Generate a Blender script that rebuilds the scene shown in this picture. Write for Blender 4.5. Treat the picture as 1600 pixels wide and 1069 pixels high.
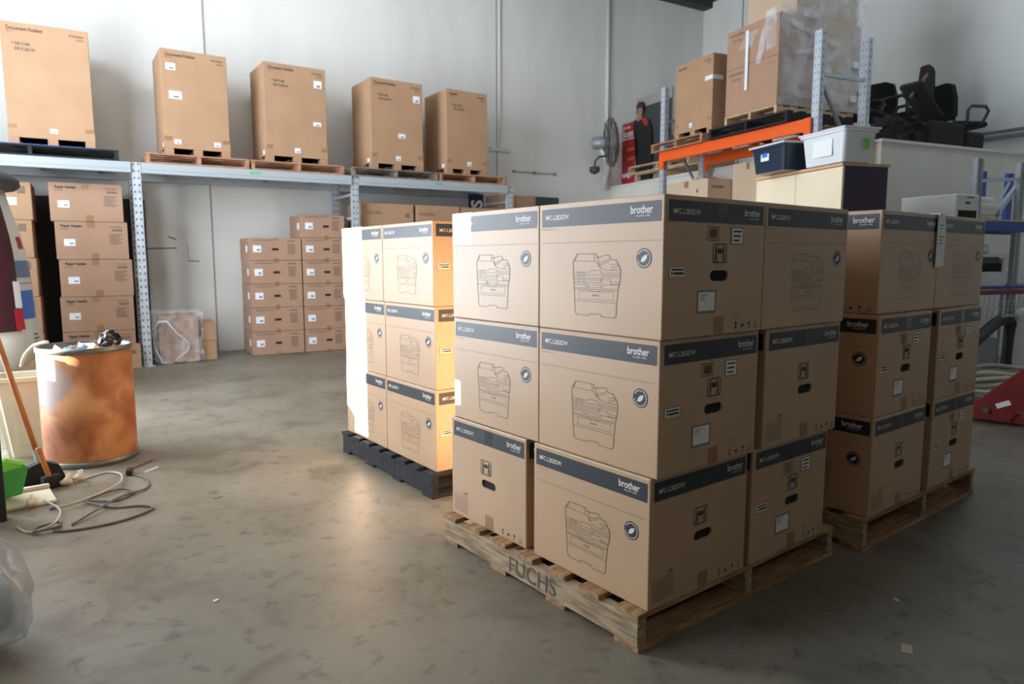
import bpy, bmesh, math, random
from mathutils import Vector, Matrix
random.seed(7)
for o in list(bpy.data.objects): bpy.data.objects.remove(o)
sc = bpy.context.scene
COL = sc.collection
# ------------------------------------------------------------ camera
cam_d = bpy.data.cameras.new('camera'); cam = bpy.data.objects.new('camera', cam_d); COL.objects.link(cam)
FPX = 1083.5
cam_d.sensor_width = 36; cam_d.lens = FPX * 36 / 1600; cam_d.clip_start = .05; cam_d.clip_end = 100
YAW, PIT, ROL = .9100, .11714, -.00127
fw = Vector((math.cos(PIT) * math.cos(YAW), math.cos(PIT) * math.sin(YAW), -math.sin(PIT)))
rt = Vector((math.sin(YAW), -math.cos(YAW), 0)); up = rt.cross(fw)
rt2 = math.cos(ROL) * rt + math.sin(ROL) * up; up2 = -math.sin(ROL) * rt + math.cos(ROL) * up
cam.matrix_world = Matrix(((rt2.x, up2.x, -fw.x, -1.58277), (rt2.y, up2.y, -fw.y, -1.46576), (rt2.z, up2.z, -fw.z, 1.19707), (0, 0, 0, 1)))
cam_d.dof.use_dof = True; cam_d.dof.focus_distance = 2.6; cam_d.dof.aperture_fstop = 3.6
sc.camera = cam
# ------------------------------------------------------------ light
sc.view_settings.view_transform = 'Standard'; sc.view_settings.look = 'None'
sc.view_settings.exposure = 0.0; sc.view_settings.gamma = 1; sc.view_settings.use_curve_mapping = False
w = bpy.data.worlds.new('world'); sc.world = w; w.use_nodes = True
w.node_tree.nodes['Background'].inputs[0].default_value = (.80, .80, .76, 1)
w.node_tree.nodes['Background'].inputs[1].default_value = .10
SUN_DIR = Vector((1, -.5, -.335)).normalized()
def light(name, typ, energy, color, loc, direction, **kw):
    l = bpy.data.lights.new(name, typ); l.energy = energy; l.color = color
    for k, v in kw.items(): setattr(l, k, v)
    o = bpy.data.objects.new(name, l); COL.objects.link(o); o.location = loc
    o.rotation_euler = Vector(direction).to_track_quat('-Z', 'Z').to_euler(); return o
light('sun', 'SUN', 85, (1, .93, .84), (-6, 6, 5), SUN_DIR, angle=.006)
light('added_daylight_lamp', 'AREA', 560, (.82, .90, 1), (-2.5, 4.85, 2.5), (1, 0, 0), shape='RECTANGLE', size=4.7, size_y=3.0)  # added lamp for daylight assumed from the left; this wall has no doorway
light('added_side_fill', 'AREA', 42, (.80, .90, 1), (-2.5, 1.1, 1.95), (1, 0, .1), shape='RECTANGLE', size=2.2, size_y=1.3)  # added fill lamp, no window here; brightens the left carton faces
light('added_roof_fill', 'AREA', 150, (.95, .97, 1), (1.2, 4.4, 5.85), (0, .62, -.78), shape='RECTANGLE', size=5.5, size_y=1.2)  # added fill lamp under the closed roof, tilted to lift the back wall
light('added_right_fill', 'AREA', 55, (.74, .87, 1), (5.5, 1.0, 5.9), (0, 0, -1), shape='RECTANGLE', size=4.5, size_y=1.2)  # another added fill lamp, brightens the upper right of the room

# ------------------------------------------------------------ materials
def mat(name, col, rough=.7, metal=0, noise=0, nscale=8, bump=0, bscale=60, alpha=1, trans=0, spec=.5, col2=None, emit=0):
    m = bpy.data.materials.new(name); m.use_nodes = True; nt = m.node_tree; b = nt.nodes['Principled BSDF']
    b.inputs['Base Color'].default_value = (*col, 1); b.inputs['Roughness'].default_value = rough
    b.inputs['Metallic'].default_value = metal; b.inputs['Specular IOR Level'].default_value = spec
    if alpha < 1: b.inputs['Alpha'].default_value = alpha
    if trans: b.inputs['Transmission Weight'].default_value = trans
    if noise or bump:
        tc = nt.nodes.new('ShaderNodeTexCoord')
    if noise:
        n = nt.nodes.new('ShaderNodeTexNoise'); n.inputs['Scale'].default_value = nscale; n.inputs['Detail'].default_value = 5
        nt.links.new(tc.outputs['Object'], n.inputs['Vector'])
        r = nt.nodes.new('ShaderNodeValToRGB'); c2 = col2 or tuple(c * (1 - noise) for c in col)
        r.color_ramp.elements[0].position = .32; r.color_ramp.elements[1].position = .68
        r.color_ramp.elements[0].color = (*c2, 1); r.color_ramp.elements[1].color = (*(min(1, c * (1 + (0 if col2 else noise * .4))) for c in col), 1)
        nt.links.new(n.outputs['Fac'], r.inputs['Fac']); nt.links.new(r.outputs['Color'], b.inputs['Base Color'])
    if bump:
        n2 = nt.nodes.new('ShaderNodeTexNoise'); n2.inputs['Scale'].default_value = bscale; n2.inputs['Detail'].default_value = 3
        nt.links.new(tc.outputs['Object'], n2.inputs['Vector'])
        bp = nt.nodes.new('ShaderNodeBump'); bp.inputs['Strength'].default_value = bump; bp.inputs['Distance'].default_value = .01
        nt.links.new(n2.outputs['Fac'], bp.inputs['Height']); nt.links.new(bp.outputs['Normal'], b.inputs['Normal'])
    return m
M = {}
M['card'] = mat('carton_board', (.50, .325, .19), .42, noise=.06, nscale=3, bump=.04, bscale=14, spec=.9)
M['card_dark'] = mat('carton_board_inner', (.20, .135, .08), .9)
M['card_rack'] = mat('kraft_board', (.43, .265, .155), .8, noise=.08, nscale=3, bump=.1, bscale=10, spec=.25)
M['card_rose'] = mat('kraft_board_rose', (.42, .26, .175), .8, noise=.08, nscale=3, spec=.25)
M['card_pale'] = mat('kraft_board_pale', (.58, .45, .32), .8, noise=.06, nscale=3, spec=.25)
M['tape'] = mat('brown_tape', (.32, .175, .085), .35)
M['band'] = mat('band_print', (.013, .018, .027), .42, spec=.7)
M['ink'] = mat('black_print', (.04, .035, .03), .7)
M['ink_soft'] = mat('soft_print', (.20, .14, .095), .8)
M['line'] = mat('line_print', (.13, .095, .065), .5, spec=1.0)
M['white_print'] = mat('white_print', (.70, .68, .64), .46, spec=.6)
M['label'] = mat('label_paper', (.80, .82, .84), .55)
M['label_yellow'] = mat('label_yellow', (.62, .52, .2), .6)
M['frame_ink'] = mat('frame_print', (.26, .19, .12), .8)
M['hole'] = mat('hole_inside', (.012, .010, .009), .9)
M['clear_tape'] = mat('clear_tape', (.035, .04, .05), .2)
def wood(name, c1, c2, sc_=(1, 1, 1)):
    m = mat(name, c1, .85); nt = m.node_tree; b = nt.nodes['Principled BSDF']
    tc = nt.nodes.new('ShaderNodeTexCoord'); mp = nt.nodes.new('ShaderNodeMapping'); mp.inputs['Scale'].default_value = sc_
    n = nt.nodes.new('ShaderNodeTexNoise'); n.inputs['Scale'].default_value = 9; n.inputs['Detail'].default_value = 8
    r = nt.nodes.new('ShaderNodeValToRGB'); r.color_ramp.elements[0].position = .35; r.color_ramp.elements[1].position = .65
    r.color_ramp.elements[0].color = (*c2, 1); r.color_ramp.elements[1].color = (*c1, 1)
    nt.links.new(tc.outputs['Object'], mp.inputs[0]); nt.links.new(mp.outputs[0], n.inputs['Vector'])
    nt.links.new(n.outputs['Fac'], r.inputs[0]); nt.links.new(r.outputs[0], b.inputs['Base Color'])
    bp = nt.nodes.new('ShaderNodeBump'); bp.inputs['Strength'].default_value = .4; bp.inputs['Distance'].default_value = .01
    nt.links.new(n.outputs['Fac'], bp.inputs['Height']); nt.links.new(bp.outputs['Normal'], b.inputs['Normal'])
    return m
M['wood'] = wood('pallet_timber', (.40, .295, .185), (.22, .15, .09), (6, 1, 6))
M['wood_bearer'] = wood('pallet_bearer_timber', (.44, .33, .21), (.21, .145, .085), (5, 1, 7))
M['wood_x'] = wood('pallet_board_timber', (.44, .25, .12), (.23, .125, .055), (1, 6, 6))
M['wood_red'] = wood('rack_pallet_timber', (.50, .27, .16), (.30, .15, .085), (1, 5, 5))
M['wood_grey'] = wood('grey_pallet_timber', (.30, .24, .20), (.13, .10, .085), (1, 5, 5))
M['wood_pale'] = wood('pale_pallet_timber', (.66, .48, .30), (.46, .31, .18), (1, 4, 4))
M['wood_black'] = wood('black_painted_timber', (.022, .024, .028), (.008, .009, .011), (4, 4, 4))
M['wood_end'] = wood('timber_end_grain', (.34, .20, .10), (.17, .09, .04), (5, 5, 5))
M['stencil'] = mat('burnt_stencil', (.13, .095, .07), .9)
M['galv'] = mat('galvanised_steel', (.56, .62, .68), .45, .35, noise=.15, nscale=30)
M['galv_dark'] = mat('galvanised_dark_steel', (.30, .33, .35), .5, .4)  # darker grey tone of galvanised steel
M['beam_grey'] = mat('grey_beam_paint', (.38, .42, .44), .5)
M['orange'] = mat('orange_beam_paint', (.86, .115, .012), .45)
M['blue'] = mat('blue_beam_paint', (.012, .06, .36), .45)
M['red'] = mat('red_paint', (.20, .018, .016), .5, noise=.25, nscale=9)
M['black'] = mat('black_plastic', (.012, .012, .013), .55)
M['black_fabric'] = mat('black_fabric', (.018, .018, .020), .95, bump=.3, bscale=200)
M['dark_grey'] = mat('dark_grey_plastic', (.05, .052, .055), .6)
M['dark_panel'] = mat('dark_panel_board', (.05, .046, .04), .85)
M['white_plastic'] = mat('white_plastic', (.70, .72, .72), .4)
M['cream_plastic'] = mat('cream_plastic', (.66, .61, .46), .5, noise=.08, nscale=5)
M['cream_pipe'] = mat('cream_hose', (.62, .58, .46), .5)
M['melamine'] = mat('beech_melamine', (.80, .68, .50), .5, noise=.04, nscale=3)
M['beech_edge'] = mat('beech_edging', (.66, .42, .24), .5)
M['purple'] = mat('dark_purple_laminate', (.045, .035, .065), .6)
M['green'] = mat('green_plastic', (.03, .30, .05), .5)
M['lime'] = mat('lime_plastic', (.18, .55, .06), .5)
M['orange_wood'] = mat('orange_handle_paint', (.50, .17, .035), .45, noise=.25, nscale=12)
M['cord'] = mat('grey_cord', (.13, .115, .09), .7)
M['cord_white'] = mat('white_cord', (.42, .38, .28), .6)
M['plug'] = mat('cream_plug', (.60, .53, .38), .5)
M['steel'] = mat('rim_steel', (.17, .18, .15), .4, .6)
M['navy'] = mat('navy_sign', (.012, .018, .07), .6)
M['red_board'] = mat('red_banner_print', (.42, .02, .02), .6)
M['skin'] = mat('printed_skin', (.34, .17, .11), .7)
M['hair'] = mat('printed_hair', (.03, .02, .018), .8)
M['board_back'] = mat('grey_display_board', (.33, .32, .30), .7)
M['green_sticker'] = mat('green_sticker', (.02, .52, .22), .5)
M['blue_band'] = mat('blue_vinyl', (.035, .16, .55), .45)
M['slate_band'] = mat('slate_vinyl', (.13, .20, .32), .5)
M['maroon'] = mat('maroon_plastic', (.05, .008, .014), .25)
M['red_lens'] = mat('red_lens', (.42, .008, .02), .2)
M['wall_metal'] = mat('fan_metal', (.16, .155, .15), .4, .5)
# translucent plastics
def film(name, col, a, rough=.25):
    m = mat(name, col, rough, alpha=1); nt = m.node_tree; b = nt.nodes['Principled BSDF']
    tc = nt.nodes.new('ShaderNodeTexCoord'); n = nt.nodes.new('ShaderNodeTexNoise'); n.inputs['Scale'].default_value = 4; n.inputs['Detail'].default_value = 5; n.inputs['Distortion'].default_value = .4
    r = nt.nodes.new('ShaderNodeMapRange'); r.inputs['From Min'].default_value = .35; r.inputs['From Max'].default_value = .7
    r.inputs['To Min'].default_value = a * .45; r.inputs['To Max'].default_value = min(1, a * 1.7)
    nt.links.new(tc.outputs['Object'], n.inputs['Vector']); nt.links.new(n.outputs['Fac'], r.inputs['Value']); nt.links.new(r.outputs[0], b.inputs['Alpha'])
    bp = nt.nodes.new('ShaderNodeBump'); bp.inputs['Strength'].default_value = .25; bp.inputs['Distance'].default_value = .01
    nt.links.new(n.outputs['Fac'], bp.inputs['Height']); nt.links.new(bp.outputs['Normal'], b.inputs['Normal'])
    return m
M['film'] = film('stretch_film', (.80, .82, .84), .38)
M['film_thin'] = film('thin_stretch_film', (.75, .74, .73), .25)
M['bag'] = film('milky_bag_film', (.42, .45, .45), .5, .22)
M['tub_clear'] = mat('milky_tub_plastic', (.78, .83, .86), .3, alpha=.86)
M['tub_dark'] = mat('dark_blue_tub_plastic', (.012, .028, .055), .25)

# fibre drum material: stained orange brown kraft with pale patch on one flank
def drum_mat():
    m = mat('stained_fibreboard', (.5, .2, .06), .55); nt = m.node_tree; b = nt.nodes['Principled BSDF']
    tc = nt.nodes.new('ShaderNodeTexCoord'); n = nt.nodes.new('ShaderNodeTexNoise'); n.inputs['Scale'].default_value = 5; n.inputs['Detail'].default_value = 7; n.inputs['Distortion'].default_value = .8
    r = nt.nodes.new('ShaderNodeValToRGB'); e = r.color_ramp.elements
    e[0].position = .33; e[0].color = (.23, .065, .018, 1); e[1].position = .66; e[1].color = (.50, .23, .085, 1)
    e2 = r.color_ramp.elements.new(.5); e2.color = (.36, .125, .035, 1)
    nt.links.new(tc.outputs['Object'], n.inputs['Vector']); nt.links.new(n.outputs['Fac'], r.inputs[0])
    # pale patch: blob in object space near upper left flank
    vm = nt.nodes.new('ShaderNodeVectorMath'); vm.operation = 'DISTANCE'; vm.inputs[1].default_value = (-.22, -.12, .50)
    n3 = nt.nodes.new('ShaderNodeTexNoise'); n3.inputs['Scale'].default_value = 9
    nt.links.new(tc.outputs['Object'], n3.inputs['Vector'])
    ad = nt.nodes.new('ShaderNodeMath'); ad.operation = 'MULTIPLY_ADD'; ad.inputs[1].default_value = .16
    nt.links.new(n3.outputs['Fac'], ad.inputs[0]); nt.links.new(tc.outputs['Object'], vm.inputs[0]); nt.links.new(vm.outputs['Value'], ad.inputs[2])
    mr = nt.nodes.new('ShaderNodeMapRange'); mr.inputs['From Min'].default_value = .20; mr.inputs['From Max'].default_value = .25; mr.inputs['To Min'].default_value = 1; mr.inputs['To Max'].default_value = 0
    nt.links.new(ad.outputs[0], mr.inputs[0])
    mx = nt.nodes.new('ShaderNodeMix'); mx.data_type = 'RGBA'; mx.inputs['B'].default_value = (.26, .185, .15, 1)
    nt.links.new(mr.outputs[0], mx.inputs['Factor']); nt.links.new(r.outputs[0], mx.inputs['A']); nt.links.new(mx.outputs['Result'], b.inputs['Base Color'])
    return m
M['drum'] = drum_mat()
def floor_mat():
    m = mat('worn_concrete', (.3, .29, .26), .6); nt = m.node_tree; b = nt.nodes['Principled BSDF']; L = nt.links.new
    tc = nt.nodes.new('ShaderNodeTexCoord')
    def noise(s, d=6, dist=0):
        n = nt.nodes.new('ShaderNodeTexNoise'); n.inputs['Scale'].default_value = s; n.inputs['Detail'].default_value = d; n.inputs['Distortion'].default_value = dist; n.inputs['Roughness'].default_value = .62
        L(tc.outputs['Object'], n.inputs['Vector']); return n
    n1 = noise(.9, 9, .4); r1 = nt.nodes.new('ShaderNodeValToRGB'); e = r1.color_ramp.elements
    e[0].position = .3; e[0].color = (.155, .130, .087, 1); e[1].position = .7; e[1].color = (.258, .238, .19, 1)
    L(n1.outputs['Fac'], r1.inputs[0])
    n2 = noise(11, 6, .2); r2 = nt.nodes.new('ShaderNodeValToRGB'); e = r2.color_ramp.elements
    e[0].position = .30; e[0].color = (.30, .28, .24, 1); e[1].position = .44; e[1].color = (1, 1, 1, 1)
    L(n2.outputs['Fac'], r2.inputs[0])
    mx = nt.nodes.new('ShaderNodeMix'); mx.data_type = 'RGBA'; mx.blend_type = 'MULTIPLY'; mx.inputs['Factor'].default_value = .7
    L(r1.outputs[0], mx.inputs['A']); L(r2.outputs[0], mx.inputs['B'])
    n4 = noise(2.6, 8, .8); r4 = nt.nodes.new('ShaderNodeValToRGB'); e = r4.color_ramp.elements
    e[0].position = .34; e[0].color = (.62, .60, .55, 1); e[1].position = .5; e[1].color = (1, 1, 1, 1)
    L(n4.outputs['Fac'], r4.inputs[0])
    mx2 = nt.nodes.new('ShaderNodeMix'); mx2.data_type = 'RGBA'; mx2.blend_type = 'MULTIPLY'; mx2.inputs['Factor'].default_value = .85
    L(mx.outputs['Result'], mx2.inputs['A']); L(r4.outputs[0], mx2.inputs['B'])
    # hairline cracks
    v = nt.nodes.new('ShaderNodeTexVoronoi'); v.feature = 'DISTANCE_TO_EDGE'; v.inputs['Scale'].default_value = .42
    ws = nt.nodes.new('ShaderNodeVectorMath'); ws.operation = 'ADD'; L(tc.outputs['Object'], ws.inputs[0])
    n5 = noise(2.5, 4); L(n5.outputs['Color'], ws.inputs[1]); L(ws.outputs[0], v.inputs['Vector'])
    cr = nt.nodes.new('ShaderNodeMapRange'); cr.inputs['From Max'].default_value = .003; cr.inputs['To Min'].default_value = .8; L(v.outputs['Distance'], cr.inputs[0])
    mx3 = nt.nodes.new('ShaderNodeMix'); mx3.data_type = 'RGBA'; mx3.blend_type = 'MULTIPLY'; mx3.inputs['Factor'].default_value = 1
    L(mx2.outputs['Result'], mx3.inputs['A']); L(cr.outputs[0], mx3.inputs['B']); L(mx3.outputs['Result'], b.inputs['Base Color'])
    rr = nt.nodes.new('ShaderNodeMapRange'); rr.inputs['To Min'].default_value = .33; rr.inputs['To Max'].default_value = .52; L(n4.outputs['Fac'], rr.inputs[0]); L(rr.outputs[0], b.inputs['Roughness'])
    bp = nt.nodes.new('ShaderNodeBump'); bp.inputs['Strength'].default_value = .15; bp.inputs['Distance'].default_value = .01; L(n2.outputs['Fac'], bp.inputs['Height']); L(bp.outputs[0], b.inputs['Normal'])
    return m
M['floor'] = floor_mat()
def wall_mat(name, col, stain=True):
    m = mat(name, col, .75); nt = m.node_tree; b = nt.nodes['Principled BSDF']; L = nt.links.new
    tc = nt.nodes.new('ShaderNodeTexCoord'); mp = nt.nodes.new('ShaderNodeMapping'); mp.inputs['Scale'].default_value = (1, 1, .35)
    n = nt.nodes.new('ShaderNodeTexNoise'); n.inputs['Scale'].default_value = 1.3; n.inputs['Detail'].default_value = 7
    r = nt.nodes.new('ShaderNodeValToRGB'); e = r.color_ramp.elements; e[0].position = .3; e[1].position = .6
    e[0].color = (*(c * .86 for c in col), 1); e[1].color = (*col, 1)
    L(tc.outputs['Object'], mp.inputs[0]); L(mp.outputs[0], n.inputs['Vector']); L(n.outputs['Fac'], r.inputs[0]); L(r.outputs[0], b.inputs['Base Color'])
    return m
M['wall'] = wall_mat('painted_tilt_panel', (.82, .83, .79))
M['wall_lower'] = M['wall']
M['office'] = wall_mat('office_lining_board', (.74, .72, .65))
M['roof'] = mat('dark_roof_sheet', (.05, .055, .06), .7)
M['seam'] = mat('panel_joint', (.30, .30, .27), .9)
M['pipe'] = mat('white_conduit', (.70, .70, .66), .5)
M['mark'] = mat('wall_scuff', (.22, .21, .18), .9)
M['stain'] = mat('wall_stain', (.40, .38, .32), .9)
M['litter'] = mat('floor_scrap', (.68, .66, .58), .7)
M['litter_red'] = mat('red_scrap', (.5, .08, .06), .7)

# ------------------------------------------------------------ builders
class MB:
    def __init__(s): s.bm = bmesh.new()
    def box(s, x0, x1, y0, y1, z0, z1, bev=0, mx=None):
        r = bmesh.ops.create_cube(s.bm, size=1)['verts']
        for v in r: v.co = Vector(((x0 + x1) / 2 + v.co.x * (x1 - x0), (y0 + y1) / 2 + v.co.y * (y1 - y0), (z0 + z1) / 2 + v.co.z * (z1 - z0)))
        if bev:
            es = list({e for v in r for e in v.link_edges}); rr = bmesh.ops.bevel(s.bm, geom=es, offset=bev, segments=2, affect='EDGES', profile=.5)
            r = list({v for f in rr['faces'] for v in f.verts} | {v for v in r if v.is_valid})
        if mx is not None:
            for v in r: v.co = mx @ v.co
        return s
    def bar(s, a, b, wx, wy, upv=(0, 0, 1)):
        a, b = Vector(a), Vector(b); d = b - a; L = d.length; d.normalize(); u = Vector(upv)
        if abs(u.dot(d)) > .97: u = Vector((1, 0, 0))
        x = u.cross(d).normalized(); y = d.cross(x)
        mx = Matrix(((x.x, y.x, d.x, a.x), (x.y, y.y, d.y, a.y), (x.z, y.z, d.z, a.z), (0, 0, 0, 1)))
        return s.box(-wx / 2, wx / 2, -wy / 2, wy / 2, 0, L, 0, mx)
    def tube(s, pts, r, n=8, closed=False, flat=1):
        pts = [Vector(p) for p in pts]; rs = r if isinstance(r, (list, tuple)) else [r] * len(pts); rings = []
        px = None
        for i, p in enumerate(pts):
            if closed: d = (pts[(i + 1) % len(pts)] - pts[i - 1])
            else: d = pts[min(i + 1, len(pts) - 1)] - pts[max(i - 1, 0)]
            d.normalize()
            if px is None:
                u = Vector((0, 0, 1)) if abs(d.z) < .9 else Vector((1, 0, 0)); px = u.cross(d).normalized()
            px = (px - d * px.dot(d)).normalized(); y = d.cross(px)
            rings.append([s.bm.verts.new(p + (px * math.cos(2 * math.pi * k / n) + y * math.sin(2 * math.pi * k / n) * flat) * rs[i]) for k in range(n)])
        m = len(rings)
        for i in range(m if closed else m - 1):
            a, b = rings[i], rings[(i + 1) % m]
            for k in range(n): s.bm.faces.new((a[k], a[(k + 1) % n], b[(k + 1) % n], b[k]))
        if not closed: s.bm.faces.new(rings[0][::-1]); s.bm.faces.new(rings[-1])
        return s
    def lathe(s, prof, cx=0, cy=0, n=48, a0=0, a1=2 * math.pi, caps=True):
        full = abs(a1 - a0 - 2 * math.pi) < 1e-6; rings = []
        for (r, z) in prof:
            rings.append([s.bm.verts.new((cx + r * math.cos(a0 + (a1 - a0) * k / n), cy + r * math.sin(a0 + (a1 - a0) * k / n), z)) for k in range(n if full else n + 1)])
        for a, b in zip(rings, rings[1:]):
            for k in range(n):
                k2 = (k + 1) % n if full else k + 1
                s.bm.faces.new((a[k], a[k2], b[k2], b[k]))
        if full and caps: s.bm.faces.new(rings[0][::-1]); s.bm.faces.new(rings[-1])
        return s
    def prism(s, poly, fn, t):      # polygon in (u,v), fn(u,v,w)->xyz, thickness t
        a = [s.bm.verts.new(fn(u, v, 0)) for u, v in poly]; b = [s.bm.verts.new(fn(u, v, t)) for u, v in poly]
        n = len(poly); f1 = s.bm.faces.new(a[::-1]); f2 = s.bm.faces.new(b)
        for k in range(n): s.bm.faces.new((a[k], a[(k + 1) % n], b[(k + 1) % n], b[k]))
        bmesh.ops.triangulate(s.bm, faces=[f1, f2]); return s
    def poly(s, poly, fn, off=.0008):
        f = s.bm.faces.new([s.bm.verts.new(fn(u, v, off)) for u, v in poly])
        if len(poly) > 4: bmesh.ops.triangulate(s.bm, faces=[f])
        return s
    def rect(s, u0, u1, v0, v1, fn, off=.0008): return s.poly([(u0, v0), (u1, v0), (u1, v1), (u0, v1)], fn, off)
    def stroke(s, pts, wd, fn, off=.0009, closed=False):
        n = len(pts)
        for i in range(n if closed else n - 1):
            (x0, y0), (x1, y1) = pts[i], pts[(i + 1) % n]; L = math.hypot(x1 - x0, y1 - y0)
            if L < 1e-6: continue
            nx, ny = -(y1 - y0) / L * wd / 2, (x1 - x0) / L * wd / 2; ex, ey = (x1 - x0) / L * wd * .4, (y1 - y0) / L * wd * .4
            s.poly([(x0 - nx - ex, y0 - ny - ey), (x1 - nx + ex, y1 - ny + ey), (x1 + nx + ex, y1 + ny + ey), (x0 + nx - ex, y0 + ny - ey)], fn, off)
        return s
    def text(s, txt, u, v, h, fn, off=.0012, align='L', bold=0, sx=1, rot=0):
        vs, fs, wd = glyphs(txt, bold); k = h / .7
        sh = {'L': 0, 'C': -wd / 2, 'R': -wd}[align]; c, q = math.cos(rot), math.sin(rot)
        nv = [s.bm.verts.new(fn(u + ((x + sh) * k * sx) * c - y * k * q, v + y * k * c + ((x + sh) * k * sx) * q, off)) for x, y in vs]
        for f in fs:
            try: s.bm.faces.new([nv[i] for i in f])
            except ValueError: pass
        return s
    def build(s, name, m, parent=None, smooth=False, loc=(0, 0, 0), rot=(0, 0, 0), recalc=True):
        if recalc: bmesh.ops.recalc_face_normals(s.bm, faces=s.bm.faces[:])
        me = bpy.data.meshes.new(name); s.bm.to_mesh(me); s.bm.free()
        if smooth:
            for p in me.polygons: p.use_smooth = True
        o = bpy.data.objects.new(name, me); COL.objects.link(o)
        me.materials.append(M[m] if isinstance(m, str) else m); o.parent = parent; o.location = loc; o.rotation_euler = rot
        return o
_g = {}
def glyphs(txt, bold=0):
    key = (txt, bold)
    if key not in _g:
        c = bpy.data.curves.new('t', 'FONT'); c.body = txt; c.size = 1; c.offset = bold; c.resolution_u = 3
        o = bpy.data.objects.new('t', c); COL.objects.link(o); bpy.context.view_layer.update()
        me = bpy.data.meshes.new_from_object(o.evaluated_get(bpy.context.evaluated_depsgraph_get()))
        vs = [(v.co.x, v.co.y) for v in me.vertices]; fs = [tuple(p.vertices) for p in me.polygons]
        bpy.data.objects.remove(o); bpy.data.curves.remove(c); bpy.data.meshes.remove(me)
        _g[key] = (vs, fs, max(v[0] for v in vs))
    return _g[key]
def tag(o, label=None, cat=None, group=None, kind=None):
    if label: o['label'] = label
    if cat: o['category'] = cat
    if group: o['group'] = group
    if kind: o['kind'] = kind
    return o
def thing(name, label, cat, loc=(0, 0, 0), rz=0, group=None, rot=None):
    o = bpy.data.objects.new(name, None); COL.objects.link(o); o.location = loc; o.rotation_euler = rot or (0, 0, rz); o.empty_display_size = .1
    return tag(o, label, cat, group)
def structure(name, mb, m, **k): o = mb.build(name, m, **k); o['kind'] = 'structure'; return o
def copy_thing(o, loc, rz, label, group=None):
    def cp(x, par):
        c = x.copy(); COL.objects.link(c)
        if par is not None: c.parent = par
        for ch in kids.get(x.name, []): cp(ch, c)
        return c
    kids = {}
    st = [o]
    while st:
        x = st.pop(); kids[x.name] = list(x.children); st += kids[x.name]
    c = cp(o, None); c.location = loc; c.rotation_euler = (0, 0, rz); c['label'] = label
    if group: c['group'] = group
    return c
def F_left(W, D): return lambda u, v, t: (-D / 2 - t, W / 2 - u, v)      # seen facing -x
def F_right(W, D): return lambda u, v, t: (D / 2 + t, -W / 2 + u, v)
def F_front(W, D): return lambda u, v, t: (-D / 2 + u, -W / 2 - t, v)    # seen facing -y
def F_back(W, D): return lambda u, v, t: (D / 2 - u, W / 2 + t, v)

# ------------------------------------------------------------ building shell
mb = MB(); mb.box(-2.75, 12, -5.2, 9.2, -.1, 0); structure('floor', mb, 'floor')
A7 = math.radians(-7); dR = Vector((math.cos(A7), math.sin(A7), 0)); nR = Vector((math.sin(-A7), math.cos(A7), 0))
def frame(P, ang):
    c, s_ = math.cos(ang), math.sin(ang)
    return Matrix(((c, -s_, 0, P[0]), (s_, c, 0, P[1]), (0, 0, 1, 0), (0, 0, 0, 1)))
WM = frame((.94, 8.2), A7)      # back wall frame: x along wall, y behind
H_ROOF = 5.95
mb = MB(); mb.box(-4.2, 9.05, 0, .2, 0, H_ROOF + .3, mx=WM); structure('wall_back', mb, 'wall')
mb = MB()
for u in (.02, 4.31): mb.box(u - .008, u + .008, -.004, 0, 0, H_ROOF, mx=WM)
structure('trim_1', mb, 'seam')
mb = MB(); mb.box(8.812, 9.0, -12.6, 0, 0, H_ROOF + .3, mx=WM); structure('wall_right', mb, 'wall')
mb = MB(); mb.box(8.80, 8.812, -.95, -.93, 0, H_ROOF, mx=WM); structure('trim_2', mb, 'seam')
mb = MB(); mb.box(-3.5, 9.2, -13.2, .3, H_ROOF, H_ROOF + .1, mx=WM); structure('ceiling', mb, 'roof')
mb = MB(); mb.box(-3.4, 8.81, -.22, 0, H_ROOF - .1, H_ROOF, mx=WM); structure('trim_3', mb, 'roof')
# unseen left wall; added slots cut so the sun throws its patches
def holed_wall(name, x0, x1, y0, y1, z0, z1, holes, m):
    ys = sorted({y0, y1, *[h[0] for h in holes], *[h[1] for h in holes]}); zs = sorted({z0, z1, *[h[2] for h in holes], *[h[3] for h in holes]})
    mb = MB()
    for a, b in zip(ys, ys[1:]):
        for c, d in zip(zs, zs[1:]):
            if any(h[0] <= (a + b) / 2 <= h[1] and h[2] <= (c + d) / 2 <= h[3] for h in holes): continue
            mb.box(x0, x1, a, b, c, d)
    return structure(name, mb, m)
XW = -2.6
holed_wall('wall_left_slotted', XW - .02, XW, -5.2, 9, 0, H_ROOF + .2, [(3.68, 4.12, 1.10, 2.55), (3.88, 4.12, .97, 1.10), (2.262, 2.80, 1.05, 2.13), (2.095, 2.80, 2.13, 2.40), (2.205, 2.262, 1.47, 1.57)], 'wall')
holed_wall_front = MB(); holed_wall_front.box(-2.75, 12, -5.3, -5.2, 3.6, H_ROOF + .2); holed_wall_front.box(4.5, 12, -5.3, -5.2, 0, 3.6)
structure('wall_front', holed_wall_front, 'wall')

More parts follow.
